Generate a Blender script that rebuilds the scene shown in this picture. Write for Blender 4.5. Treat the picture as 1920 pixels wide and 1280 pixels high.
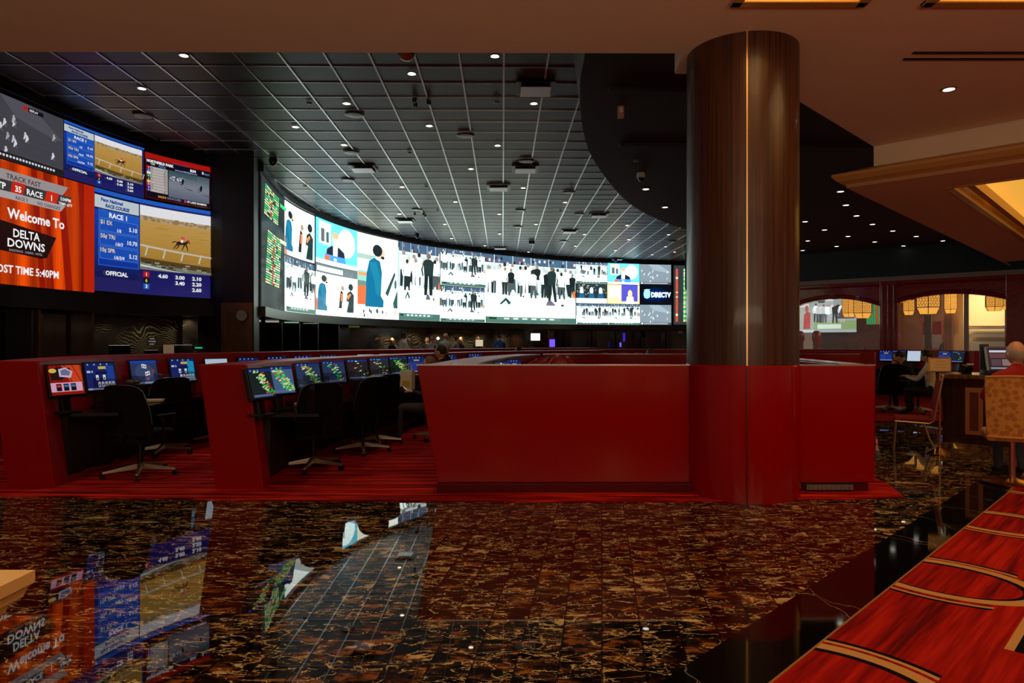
import bpy, bmesh, math, random
from mathutils import Vector, Matrix, Euler
from mathutils.geometry import tessellate_polygon
PI = math.pi; R = math.radians
random.seed(7)
for o in list(bpy.data.objects): bpy.data.objects.remove(o)
SC = bpy.context.scene; COL = SC.collection
# ------------------------------------------------------------------ camera
F = 1285.0; EYE = 1.5
cam = bpy.data.objects.new('camera', bpy.data.cameras.new('camera')); COL.objects.link(cam)
cam.location = (0, 0, EYE); cam.rotation_euler = (R(90), 0, 0)
cam.data.sensor_width = 36; cam.data.lens = F/1920*36; cam.data.clip_end = 200; cam.data.clip_start = .05
SC.camera = cam
# ------------------------------------------------------------------ world (the dim amber hall behind the camera)
w = bpy.data.worlds.new('world'); SC.world = w; w.use_nodes = True
w.node_tree.nodes['Background'].inputs[0].default_value = (.32, .22, .15, 1)
w.node_tree.nodes['Background'].inputs[1].default_value = .48
# ------------------------------------------------------------------ exposure
SC.view_settings.view_transform = 'Standard'; SC.view_settings.look = 'None'
SC.view_settings.exposure = 0; SC.view_settings.gamma = 1; SC.view_settings.use_curve_mapping = False
# ------------------------------------------------------------------ lamps of the hall, with one added fill
def lamp(name, kind, loc, energy, col, size=.3, rot=(0,0,0), spot=None, sy=None):
    l = bpy.data.lights.new(name, kind); l.energy = energy; l.color = col
    if kind == 'AREA':
        l.size = size
        if sy: l.shape = 'RECTANGLE'; l.size_y = sy
    else: l.shadow_soft_size = size
    if spot: l.spot_size = R(spot); l.spot_blend = .8
    o = bpy.data.objects.new(name, l); COL.objects.link(o); o.location = loc; o.rotation_euler = rot
    return o
WARM = (1, .62, .28)
lamp('tray_lamp', 'AREA', (2.45, 4.6, 4.72), 16, WARM, .9, sy=2.0)
lamp('tray_lamp', 'AREA', (4.9, 4.6, 4.72), 30, WARM, 2.0, sy=2.0)
lamp('tray_lamp', 'AREA', (9.2, 11.2, 4.2), 60, (1, .6, .2), 2.2)
lamp('soffit_fill', 'AREA', (1, -3, 2.1), 370, (1,.78,.52), 10, rot=(R(165),0,0), sy=1.6)  # unseen fill added behind the camera to brighten the soffit
lamp('hall_lamp', 'SPOT', (-2.5, 1.5, 4.3), 130, (1, .72, .42), .08, spot=120)
lamp('hall_lamp', 'SPOT', (1.0, 3.0, 4.3), 100, (1, .72, .42), .08, spot=120)
lamp('hall_lamp', 'SPOT', (-5.5, 4.5, 4.3), 90, (1, .72, .42), .08, spot=120)
for x_, y_, e_ in ((-3.9,8.6,90),(-1.2,9.0,90),(-4.0,12.5,70),(-.6,13.0,70),(3,12,60),(-2.5,18,80),(4,19,80),(8,15.5,140),(11,18,120),(7.2,12.2,60)): lamp('aisle_lamp', 'SPOT', (x_, y_, 5.3), e_, (1,.80,.58), .06, spot=95)
lamp('hall_lamp', 'SPOT', (4.91, 7.75, 4.3), 80, (1, .75, .45), .08, spot=110)
# ------------------------------------------------------------------ helpers
def P(px, py, d): return Vector(((px-960)/F*d, d, EYE+(640-py)/F*d))
def FL(px, py): d = F*EYE/(py-640); return Vector(((px-960)/F*d, d, 0))
def CP(px, py, h): d = F*h/(640-py); return Vector(((px-960)/F*d, d, EYE+h))
def s2l(c): return tuple((v/12.92 if v <= .04045 else ((v+.055)/1.055)**2.4) for v in c)
def rgb(r, g, b, k=1.0): return tuple(v*k for v in s2l((r/255, g/255, b/255)))

class MB:
    def __init__(s): s.v = []; s.f = []; s.m = []; s.M = Matrix()
    def add(s, vs, fs, mi=0, M=None):
        M = s.M if M is None else s.M @ M
        b = len(s.v)
        s.v += [tuple(M @ Vector(p)) for p in vs]
        s.f += [tuple(b+i for i in f) for f in fs]; s.m += [mi]*len(fs)
        return s
    def box(s, c, d, mi=0, rz=0, rx=0, ry=0):
        x, y, z = d[0]/2, d[1]/2, d[2]/2
        M = Matrix.Translation(c) @ Euler((rx, ry, rz)).to_matrix().to_4x4()
        return s.add([(-x,-y,-z),(x,-y,-z),(x,y,-z),(-x,y,-z),(-x,-y,z),(x,-y,z),(x,y,z),(-x,y,z)],
              [(0,3,2,1),(4,5,6,7),(0,1,5,4),(1,2,6,5),(2,3,7,6),(3,0,4,7)], mi, M)
    def hexa(s, b, t, mi=0):      # bottom quad, top quad
        return s.add(list(b)+list(t), [(0,3,2,1),(4,5,6,7),(0,1,5,4),(1,2,6,5),(2,3,7,6),(3,0,4,7)], mi)
    def prism(s, poly, z0, z1, mi=0):
        n = len(poly)
        vs = [(x,y,z0) for x,y in poly]+[(x,y,z1) for x,y in poly]
        tr = tessellate_polygon([[Vector((x,y,0)) for x,y in poly]])
        fs = [tuple(reversed(t)) for t in tr]+[tuple(i+n for i in t) for t in tr]
        fs += [(i,(i+1)%n,(i+1)%n+n,i+n) for i in range(n)]
        return s.add(vs, fs, mi)
    def lathe(s, prof, n=24, c=(0,0,0), mi=0, M=None, a0=0, a1=2*PI):
        full = abs(a1-a0-2*PI) < 1e-6; k = n if full else n+1
        vs = []; fs = []
        for r, z in prof:
            for i in range(k):
                a = a0+(a1-a0)*i/n; vs.append((c[0]+r*math.cos(a), c[1]+r*math.sin(a), c[2]+z))
        for j in range(len(prof)-1):
            for i in range(n):
                i2 = (i+1)%k if full else i+1
                fs.append((j*k+i, j*k+i2, (j+1)*k+i2, (j+1)*k+i))
        if full and prof[0][0] > 1e-4: fs.append(tuple(reversed(range(k))))
        if full and prof[-1][0] > 1e-4: fs.append(tuple(range((len(prof)-1)*k, len(prof)*k)))
        return s.add(vs, fs, mi, M)
    def tube(s, pts, rad, n=8, mi=0, flat=1.0):
        pts = [Vector(p) for p in pts]
        if not isinstance(rad, (list, tuple)): rad = [rad]*len(pts)
        vs = []; fs = []; prev = None
        for i, p in enumerate(pts):
            t = (pts[min(i+1, len(pts)-1)]-pts[max(i-1, 0)]).normalized()
            if prev is None:
                u = t.cross(Vector((0,0,1)))
                if u.length < .1: u = t.cross(Vector((1,0,0)))
                u.normalize()
            else:
                u = (prev-t*prev.dot(t)).normalized()
            prev = u; v = t.cross(u)
            for k in range(n):
                a = 2*PI*k/n; vs.append(tuple(p+(u*math.cos(a)+v*math.sin(a)*flat)*rad[i]))
        for i in range(len(pts)-1):
            for k in range(n):
                fs.append((i*n+k, i*n+(k+1)%n, (i+1)*n+(k+1)%n, (i+1)*n+k))
        fs.append(tuple(reversed(range(n)))); fs.append(tuple(range((len(pts)-1)*n, len(pts)*n)))
        return s.add(vs, fs, mi)
    def ell(s, c, r, n=14, m=9, mi=0, fn=None, rz=0):
        vs = []; fs = []
        for j in range(m+1):
            th = PI*j/m
            for i in range(n):
                a = 2*PI*i/n
                p = Vector((math.sin(th)*math.cos(a), math.sin(th)*math.sin(a), math.cos(th)))
                if fn: p = fn(p)
                vs.append((p.x*r[0], p.y*r[1], p.z*r[2]))
        for j in range(m):
            for i in range(n): fs.append((j*n+i, (j+1)*n+i, (j+1)*n+(i+1)%n, j*n+(i+1)%n))
        return s.add(vs, fs, mi, Matrix.Translation(c) @ Matrix.Rotation(rz, 4, 'Z'))
    def mesh(s, name, mats, smooth=False):
        me = bpy.data.meshes.new(name); me.from_pydata(s.v, [], s.f)
        for m in (mats if isinstance(mats, (list, tuple)) else [mats]): me.materials.append(m)
        me.polygons.foreach_set('material_index', s.m)
        if smooth:
            me.polygons.foreach_set('use_smooth', [True]*len(s.f))
            me.update(); me.set_sharp_from_angle(angle=R(38))
        me.update(); me.validate()
        return me
    def build(s, name, mats, parent=None, smooth=False, bevel=0, loc=None, **kw):
        o = bpy.data.objects.new(name, s.mesh(name, mats, smooth)); COL.objects.link(o)
        if parent: o.parent = parent
        if loc is not None: o.location = loc
        if bevel:
            b = o.modifiers.new('bevel', 'BEVEL'); b.width = bevel; b.segments = 2; b.limit_method = 'ANGLE'; b.angle_limit = R(40)
        tag(o, **kw); return o
def tag(o, label=None, cat=None, group=None, kind=None):
    if label: o['label'] = label
    if cat: o['category'] = cat
    if group: o['group'] = group
    if kind: o['kind'] = kind
    return o
def empty(name, loc=(0,0,0), rz=0, **kw):
    o = bpy.data.objects.new(name, None); COL.objects.link(o); o.location = loc; o.rotation_euler = (0,0,rz)
    o.empty_display_size = .1
    return tag(o, **kw)
KIDS = {}
def dup(o, loc=None, rz=None, parent=None, label=None, scale=None):
    c = o.copy(); COL.objects.link(c)
    if parent: c.parent = parent
    if loc is not None: c.location = loc
    if rz is not None: c.rotation_euler = (0,0,rz)
    if scale: c.scale = (scale,)*3
    if label: c['label'] = label
    for ch in [k for k in bpy.data.objects if k.parent == o]: dup(ch, parent=c)
    return c

# ------------------------------------------------------------------ materials
def mat(name, col=(.5,.5,.5), rough=.5, metal=0, coat=0, spec=.5, emit=None, es=1, noise=0, nscale=20, alpha=None, trans=0):
    m = bpy.data.materials.new(name); m.use_nodes = True; nt = m.node_tree; b = nt.nodes['Principled BSDF']
    b.inputs['Base Color'].default_value = (*col, 1); b.inputs['Roughness'].default_value = rough
    b.inputs['Metallic'].default_value = metal; b.inputs['Coat Weight'].default_value = coat
    b.inputs['Coat Roughness'].default_value = .06
    b.inputs['Specular IOR Level'].default_value = spec
    if trans: b.inputs['Transmission Weight'].default_value = trans
    if alpha is not None: b.inputs['Alpha'].default_value = alpha
    if emit: b.inputs['Emission Color'].default_value = (*emit, 1); b.inputs['Emission Strength'].default_value = es
    if noise:
        tc = nt.nodes.new('ShaderNodeTexCoord'); n = nt.nodes.new('ShaderNodeTexNoise'); n.inputs['Scale'].default_value = nscale
        n.inputs['Detail'].default_value = 4
        nt.links.new(tc.outputs['Object'], n.inputs['Vector'])
        mx = nt.nodes.new('ShaderNodeMix'); mx.data_type = 'RGBA'
        mx.inputs[6].default_value = (*[v*(1-noise) for v in col], 1); mx.inputs[7].default_value = (*[min(1, v*(1+noise)) for v in col], 1)
        nt.links.new(n.outputs['Fac'], mx.inputs[0]); nt.links.new(mx.outputs[2], b.inputs['Base Color'])
    return m
class NT:   # small node-graph helper
    def __init__(s, m): s.t = m.node_tree; s.b = s.t.nodes['Principled BSDF']
    def n(s, typ, **kw):
        nd = s.t.nodes.new('ShaderNode'+typ)
        for k, v in kw.items(): setattr(nd, k, v)
        return nd
    def l(s, a, b): s.t.links.new(a, b)
    def val(s, x, inp):
        if hasattr(x, 'is_output'): s.l(x, inp)
        else: inp.default_value = x
    def math(s, op, a, b=0.0, c=None):
        nd = s.n('Math', operation=op); s.val(a, nd.inputs[0]); s.val(b, nd.inputs[1])
        if c is not None: s.val(c, nd.inputs[2])
        return nd.outputs[0]
    def mix(s, f, a, b):
        nd = s.n('Mix', data_type='RGBA'); s.val(f, nd.inputs[0])
        for x, i in ((a, 6), (b, 7)):
            if hasattr(x, 'is_output'): s.l(x, nd.inputs[i])
            else: nd.inputs[i].default_value = (*x, 1)
        return nd.outputs[2]
    def pos(s): return s.n('NewGeometry').outputs['Position']
    def obj(s): return s.n('TexCoord').outputs['Object']
    def mapping(s, v, loc=(0,0,0), rot=(0,0,0), sc=(1,1,1)):
        nd = s.n('Mapping'); s.l(v, nd.inputs[0]); nd.inputs[1].default_value = loc; nd.inputs[2].default_value = rot; nd.inputs[3].default_value = sc
        return nd.outputs[0]
    def noise(s, v, sc=5, det=4, rough=.5, dist=0):
        nd = s.n('TexNoise'); s.l(v, nd.inputs['Vector']); nd.inputs['Scale'].default_value = sc; nd.inputs['Detail'].default_value = det
        nd.inputs['Roughness'].default_value = rough; nd.inputs['Distortion'].default_value = dist; return nd
    def ramp(s, f, stops):
        nd = s.n('ValToRGB'); s.l(f, nd.inputs[0]); e = nd.color_ramp.elements
        while len(e) < len(stops): e.new(.5)
        for k, (p, c) in enumerate(stops): e[k].position = p; e[k].color = (*c, 1)
        return nd.outputs[0]
    def sep(s, v): nd = s.n('SeparateXYZ'); s.l(v, nd.inputs[0]); return nd.outputs
def smoothstep(g, x, a, b):
    nd = g.n('MapRange', interpolation_type='SMOOTHSTEP'); g.val(x, nd.inputs[0]); nd.inputs[1].default_value = a; nd.inputs[2].default_value = b
    return nd.outputs[0]

def marble_floor():
    m = mat('brown_marble', rough=.018, spec=.5); g = NT(m); p = g.pos()
    xyz = g.sep(p)
    # zones of narrow strips: running across on the left, running away on the right
    zone = g.math('GREATER_THAN', g.math('ADD', xyz[0], g.math('MULTIPLY', xyz[1], -.30)), -2.35)
    sw = .105
    ca = g.math('DIVIDE', xyz[1], sw)
    cb = g.math('DIVIDE', g.math('SUBTRACT', xyz[0], g.math('MULTIPLY', xyz[1], .13)), .20)
    def mixf(f, a, b): nd = g.n('Mix'); g.val(f, nd.inputs[0]); g.val(a, nd.inputs[2]); g.val(b, nd.inputs[3]); return nd.outputs[0]
    c = mixf(zone, ca, cb)
    idx = g.math('FLOOR', c); fr = g.math('FRACT', c)
    line = g.math('LESS_THAN', fr, .045)
    big = g.math('LESS_THAN', g.math('FRACT', g.math('DIVIDE', g.math('ADD', xyz[0], xyz[1]), 1.7)), .006)
    line = g.math('MAXIMUM', line, big)
    # shift the stone pattern from strip to strip
    cmb = g.n('CombineXYZ'); g.l(g.math('MULTIPLY', idx, .37), cmb.inputs[0]); g.l(g.math('MULTIPLY', zone, 5), cmb.inputs[1]); 
    ad = g.n('VectorMath', operation='ADD'); g.l(p, ad.inputs[0]); g.l(cmb.outputs[0], ad.inputs[1])
    q = g.mapping(ad.outputs[0], rot=(0,0,R(-14)), sc=(1, 2.3, 1))
    big_n = g.noise(q, 2.2, 3, .6, .6)
    d = g.noise(q, 3.0, 5, .6)
    wv = g.n('VectorMath', operation='MULTIPLY_ADD'); g.l(d.outputs['Color'], wv.inputs[0]); wv.inputs[1].default_value = (.5,.5,.5); g.l(q, wv.inputs[2])
    base = g.ramp(g.noise(wv.outputs[0], 6, 5, .62).outputs['Fac'], [(.38, rgb(8,5,4)), (.50, rgb(26,14,8)), (.58, rgb(66,36,14)), (.60, rgb(108,62,22)), (.70, rgb(140,84,32))])
    patch = g.noise(wv.outputs[0], 5.0, 7, .68, .5).outputs['Fac']
    pm = smoothstep(g, g.math('ADD', patch, g.math('MULTIPLY', g.math('SUBTRACT', g.noise(q, .9, 2).outputs['Fac'], .5), .35)), .612, .622)
    vor = g.n('TexVoronoi', feature='DISTANCE_TO_EDGE'); g.l(wv.outputs[0], vor.inputs['Vector']); vor.inputs['Scale'].default_value = 8
    vein = g.math('MULTIPLY', g.math('SUBTRACT', 1.0, smoothstep(g, vor.outputs['Distance'], .012, .032)), smoothstep(g, g.noise(q, 4, 3).outputs['Fac'], .50, .56))
    cream = g.mix(g.noise(q, 9, 3).outputs['Fac'], rgb(158,120,62), rgb(246,226,168))
    q2 = g.mapping(ad.outputs[0], rot=(0,0,R(-38)), sc=(1, 2.6, 1)); w2 = g.n('VectorMath', operation='MULTIPLY_ADD'); g.l(d.outputs['Color'], w2.inputs[0]); w2.inputs[1].default_value = (.35,.35,.35); g.l(q2, w2.inputs[2])
    vo2 = g.n('TexVoronoi', feature='DISTANCE_TO_EDGE'); g.l(w2.outputs[0], vo2.inputs['Vector']); vo2.inputs['Scale'].default_value = 4.2
    v2 = g.math('MULTIPLY', g.math('SUBTRACT', 1.0, smoothstep(g, vo2.outputs['Distance'], .010, .030)), smoothstep(g, g.noise(q, 6, 3).outputs['Fac'], .50, .54))
    light = g.math('MAXIMUM', g.math('MULTIPLY', pm, .85), g.math('MAXIMUM', g.math('MULTIPLY', vein, .9), g.math('MULTIPLY', v2, .9)))
    colr = g.mix(light, base, cream)
    colr = g.mix(g.math('MULTIPLY', line, .85), colr, rgb(10,6,4))
    g.l(colr, g.b.inputs['Base Color'])
    return m
def black_marble(name='black_marble', vs=1.4):
    m = mat(name, rough=.05); g = NT(m); p = g.pos()
    q = g.mapping(p, rot=(0,0,R(20)), sc=(1,.5,1))
    d = g.noise(q, 2, 4)
    wv = g.n('VectorMath', operation='MULTIPLY_ADD'); g.l(d.outputs['Color'], wv.inputs[0]); wv.inputs[1].default_value = (.7,.7,.7); g.l(q, wv.inputs[2])
    vor = g.n('TexVoronoi', feature='DISTANCE_TO_EDGE'); g.l(wv.outputs[0], vor.inputs['Vector']); vor.inputs['Scale'].default_value = vs
    vein = g.math('SUBTRACT', 1.0, smoothstep(g, vor.outputs['Distance'], .0, .006))
    g.l(g.mix(g.math('MULTIPLY', vein, .7), rgb(9,8,8), rgb(150,135,120)), g.b.inputs['Base Color'])
    return m
def carpet_race():
    m = mat('red_striped_carpet', rough=.95, spec=.1); g = NT(m); p = g.pos()
    n1 = g.noise(g.mapping(p, sc=(.35, 9, 1)), 1.6, 3).outputs['Fac']
    n2 = g.noise(g.mapping(p, sc=(.9, 22, 1)), 2.2, 2).outputs['Fac']
    f = g.math('ADD', g.math('MULTIPLY', n1, .6), g.math('MULTIPLY', n2, .4))
    g.l(g.ramp(f, [(.38, rgb(70,4,6)), (.5, rgb(150,14,14)), (.6, rgb(226,52,36))]), g.b.inputs['Base Color'])
    return m
def carpet_hall():
    m = mat('red_patterned_carpet', rough=.95, spec=.1); g = NT(m); p = g.pos()
    x, y, z = g.sep(p)
    u = g.math('DIVIDE', g.math('ADD', x, y), math.sqrt(2))
    v = g.math('DIVIDE', g.math('ADD', g.math('SUBTRACT', x, y), 1.87), math.sqrt(2))
    cmb = g.n('CombineXYZ'); g.l(u, cmb.inputs[0]); g.l(v, cmb.inputs[1])
    n1 = g.noise(g.mapping(cmb.outputs[0], sc=(.35, 7, 1)), 1.7, 3).outputs['Fac']
    n2 = g.noise(g.mapping(cmb.outputs[0], sc=(1.0, 20, 1)), 2.0, 2).outputs['Fac']
    f = g.math('ADD', g.math('MULTIPLY', n1, .65), g.math('MULTIPLY', n2, .35))
    base = g.ramp(f, [(.36, rgb(90,8,10)), (.5, rgb(150,18,14)), (.64, rgb(188,36,22))])
    # rings along the border, period 1.85 m
    um = g.math('SUBTRACT', g.math('MULTIPLY', g.math('FRACT', g.math('DIVIDE', g.math('SUBTRACT', u, 4.03), 1.85)), 1.85), .925)
    def ring(cu, cv, ru, rv, w0, w1):
        a = g.math('DIVIDE', g.math('SUBTRACT', um, cu), ru); b = g.math('DIVIDE', g.math('SUBTRACT', v, cv), rv)
        r = g.math('SQRT', g.math('ADD', g.math('MULTIPLY', a, a), g.math('MULTIPLY', b, b)))
        return g.math('MULTIPLY', g.math('GREATER_THAN', r, w0), g.math('LESS_THAN', r, w1))
    cream = rgb(196,150,92); blk = rgb(16,10,8)
    c = base
    c = g.mix(ring(0, .2, .36, .50, .80, .90), c, blk)
    c = g.mix(ring(.01, .2, .36, .50, .87, 1.05), c, cream)
    out = g.math('MULTIPLY', ring(.0, .2, .36, .50, 1.14, 1.21), g.math('LESS_THAN', v, .52))
    out2 = g.math('MULTIPLY', ring(.0, .2, .36, .50, 1.21, 1.29), g.math('LESS_THAN', v, .52))
    c = g.mix(out2, c, blk); c = g.mix(out, c, cream)
    # stepped double line linking the rings further in
    st = g.math('MULTIPLY', g.math('GREATER_THAN', v, .66), g.math('LESS_THAN', v, .70))
    st2 = g.math('MULTIPLY', g.math('GREATER_THAN', v, .70), g.math('LESS_THAN', v, .76))
    side = g.math('LESS_THAN', um, -.33)
    c = g.mix(g.math('MULTIPLY', st, side), c, cream); c = g.mix(g.math('MULTIPLY', st2, side), c, blk)
    big = g.math('FRACT', g.math('DIVIDE', v, 1.9))
    r2 = ring(.4, 1.35, .5, .5, .88, 1.0); c = g.mix(r2, c, cream)
    r3 = ring(.4, 1.35, .5, .5, .78, .88); c = g.mix(r3, c, blk)
    edge = g.math('LESS_THAN', v, .012); c = g.mix(edge, c, rgb(150,110,60))
    g.l(c, g.b.inputs['Base Color'])
    return m
def wavy_marble():
    m = mat('wavy_black_marble', rough=.12); g = NT(m); p = g.pos()
    q = g.mapping(p, sc=(1,1,1))
    d = g.noise(q, .8, 2)
    wv = g.n('VectorMath', operation='MULTIPLY_ADD'); g.l(d.outputs['Color'], wv.inputs[0]); wv.inputs[1].default_value = (1.3,1.3,1.3); g.l(q, wv.inputs[2])
    wt = g.n('TexWave'); g.l(wv.outputs[0], wt.inputs['Vector']); wt.inputs['Scale'].default_value = 6.0; wt.inputs['Distortion'].default_value = 6; wt.bands_direction = 'Z'
    wt.inputs['Detail'].default_value = 3
    msk = smoothstep(g, g.noise(q, 1.3, 2).outputs['Fac'], .42, .62)
    g.l(g.mix(g.math('MULTIPLY', g.math('POWER', wt.outputs['Fac'], 9), msk), rgb(34,30,26), rgb(150,138,108)), g.b.inputs['Base Color'])
    return m
def wood(name, a, b, rough=.25, sc=(14,14,.6), coat=.5):
    m = mat(name, rough=rough, coat=coat); g = NT(m)
    n = g.noise(g.mapping(g.obj(), sc=sc), 2.2, 5, .65).outputs['Fac']
    g.l(g.ramp(n, [(.32, a), (.68, b)]), g.b.inputs['Base Color']); return m
def tile_mat():
    m = mat('dark_ceiling_tile', rough=.42, spec=.5); g = NT(m); p = g.mapping(g.pos(), rot=(0,0,-GRID_ROT), sc=(1/.61,1/.61,0))
    fl = g.n('VectorMath', operation='FLOOR'); g.l(p, fl.inputs[0])
    wn = g.n('TexWhiteNoise'); g.l(fl.outputs[0], wn.inputs['Vector'])
    n = g.noise(g.mapping(g.pos(), sc=(2,14,1)), 4, 3).outputs['Fac']
    f = g.math('ADD', g.math('MULTIPLY', g.math('POWER', wn.outputs['Value'], 3), .55), g.math('MULTIPLY', n, .3))
    g.l(g.ramp(f, [(0, rgb(48,58,62)), (.85, rgb(20,25,27))]), g.b.inputs['Base Color'])
    return m
GRID_ROT = R(.8)
M = dict(
 marble=marble_floor(), black_marble=black_marble(), race_carpet=carpet_race(), hall_carpet=carpet_hall(), wavy=wavy_marble(),
 soffit=mat('tan_plaster', rgb(240,212,178), .7, noise=.04, nscale=3), bulk=mat('tan_plaster_dark', rgb(244,196,146), .7, noise=.04, nscale=3),
 cornice=mat('cornice_gold', rgb(205,150,80), .5), goldtrim=mat('gold_trim', rgb(215,160,70), .35, .3),
 tile=tile_mat(), tbar=mat('ceiling_bar', rgb(225,232,236), .28, .9), dark=mat('dark_plaster', rgb(42,38,40), .75, noise=.08, nscale=3),
 fascia=mat('dark_fascia', rgb(70,70,74), .6), black=mat('black_plastic', rgb(14,14,15), .35), blackgloss=mat('black_gloss', rgb(9,9,10), .08, coat=.5),
 blackpanel=mat('black_panel', rgb(22,20,20), .25, noise=.2, nscale=2), bronze=wood('bronze_panel', rgb(50,36,20), rgb(96,70,36), .3, (1.5,1.5,.8)),
 red=mat('red_lacquer', rgb(150,0,0), .16, spec=.35, coat=.1, noise=.03, nscale=2), reddark=mat('red_lacquer_kick', rgb(84,2,4), .3), rednose=mat('red_side_panel', rgb(150,0,0), .4, spec=.2),
 wood=wood('column_wood', rgb(32,13,6), rgb(88,46,20), .32, (22,22,.25), .12), brass=mat('brass', rgb(214,164,92), .22, 1), seam=mat('brass_seam', rgb(240,200,140), .3, 1),
 chrome=mat('chrome', rgb(205,200,190), .18, 1), champagne=mat('champagne_metal', rgb(210,180,140), .3, .9), alu=mat('brushed_aluminium', rgb(176,165,148), .35, .9),
 desk=mat('black_desk_top', rgb(16,15,16), .1, coat=.4), deskunder=mat('dark_red_panel', rgb(20,3,4), .6), ledge=mat('polished_ledge', rgb(210,190,190), .15, .8),
 smoke=mat('smoked_glass', rgb(60,45,45), .04, alpha=.35), edge=mat('chair_edge', rgb(110,112,118), .3, .7), fabric=mat('black_mesh_fabric', rgb(7,7,8), .8, spec=.2, noise=.2, nscale=80), seatred=mat('dark_red_fabric', rgb(125,20,22), .85, noise=.15, nscale=60),
 redleather=mat('red_leather', rgb(150,20,16), .3, coat=.2), tan=mat('tan_fabric', rgb(170,120,62), .7),
 mahog=wood('mahogany', rgb(110,6,12), rgb(170,16,24), .2, (3,3,9), .6), greymould=mat('grey_moulding', rgb(150,135,125), .6),
 granite=wood('brown_granite', rgb(40,26,16), rgb(128,92,60), .1, (9,9,9), .5), darkwood=wood('dark_wood', rgb(26,12,8), rgb(56,28,16), .25, (10,10,.6), .4),
 inlay=mat('tan_inlay', rgb(150,92,52), .5), inlayred=mat('dark_inlay', rgb(84,26,16), .5),
 white=mat('white_plastic', rgb(220,220,215), .5), grey=mat('grey_metal', rgb(140,140,138), .4, .6), paper=mat('paper', rgb(226,218,200), .8), beige=mat('beige_stone', rgb(224,186,124), .6, noise=.05, nscale=30),
 skin=mat('skin', rgb(205,150,120), .55), skindark=mat('skin_brown', rgb(110,70,50), .5), lens=mat('lamp_lens', (1,.9,.7), .4, emit=(1,.80,.50), es=9), lensw=mat('lamp_lens_white', (1,1,.95), .4, emit=(1,.93,.80), es=5),
 glow=mat('lit_tray', rgb(240,190,90), .7, emit=(1,.50,.07), es=.75), lantern=mat('lantern_paper', rgb(250,200,90), .7, emit=(1,.46,.06), es=1.0), lattice=mat('lantern_lattice', rgb(110,58,16), .5),
 pil=mat('pilaster_black', rgb(15,13,13), .42, spec=.35), plate=mat('diffuser_plate', rgb(235,238,240), .4, .6), cream=mat('cream_wall', rgb(226,190,130), .7), steel=mat('stainless', rgb(180,185,185), .3, .9), glass=mat('window_glass', (1,1,1), .0, alpha=.12),
)
def cloth(name, c): return mat(name, rgb(*c), .85, noise=.1, nscale=40)

# emissive picture material: colour attribute drives the display
def pic_mat(name, strength, tint=(1,1,1)):
    m = bpy.data.materials.new(name); m.use_nodes = True; nt = m.node_tree; nt.nodes.clear()
    o = nt.nodes.new('ShaderNodeOutputMaterial'); e = nt.nodes.new('ShaderNodeEmission'); a = nt.nodes.new('ShaderNodeVertexColor'); a.layer_name = 'picture'
    gl = nt.nodes.new('ShaderNodeBsdfGlossy'); gl.inputs['Roughness'].default_value = .08; gl.inputs['Color'].default_value = (.04,.04,.04,1)
    ad = nt.nodes.new('ShaderNodeAddShader')
    e.inputs['Strength'].default_value = strength
    tn = nt.nodes.new('ShaderNodeMix'); tn.data_type = 'RGBA'; tn.blend_type = 'MULTIPLY'; tn.inputs[0].default_value = 1; tn.inputs[7].default_value = (*tint, 1)
    nt.links.new(a.outputs['Color'], tn.inputs[6]); nt.links.new(tn.outputs[2], e.inputs['Color']); nt.links.new(e.outputs[0], ad.inputs[0]); nt.links.new(gl.outputs[0], ad.inputs[1]); nt.links.new(ad.outputs[0], o.inputs['Surface'])
    return m
PM_BIG = pic_mat('big_display', 1.0, (.86,1.0,.98))
_txt = {}
def glyphs(s, bold=0.0):
    k = (s, bold)
    if k not in _txt:
        c = bpy.data.curves.new('t', 'FONT'); c.body = s; c.size = 1; c.offset = bold; c.resolution_u = 2
        o = bpy.data.objects.new('t', c); COL.objects.link(o)
        dg = bpy.context.evaluated_depsgraph_get(); me = bpy.data.meshes.new_from_object(o.evaluated_get(dg))
        vs = [v.co.copy() for v in me.vertices]; fs = [tuple(p.vertices) for p in me.polygons]
        bpy.data.objects.remove(o); bpy.data.curves.remove(c); bpy.data.meshes.remove(me)
        x0 = min([v.x for v in vs] or [0]); x1 = max([v.x for v in vs] or [1])
        _txt[k] = (vs, fs, x0, x1)
    return _txt[k]
def clip(q, x, sgn):
    out = []
    for i in range(len(q)):
        a, c = q[i], q[(i+1)%len(q)]; da, dc = (a[0]-x)*sgn, (c[0]-x)*sgn
        if da >= 0: out.append(a)
        if (da > 0 > dc) or (da < 0 < dc):
            t = da/(da-dc); out.append((x, a[1]+(c[1]-a[1])*t))
    return out
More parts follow.
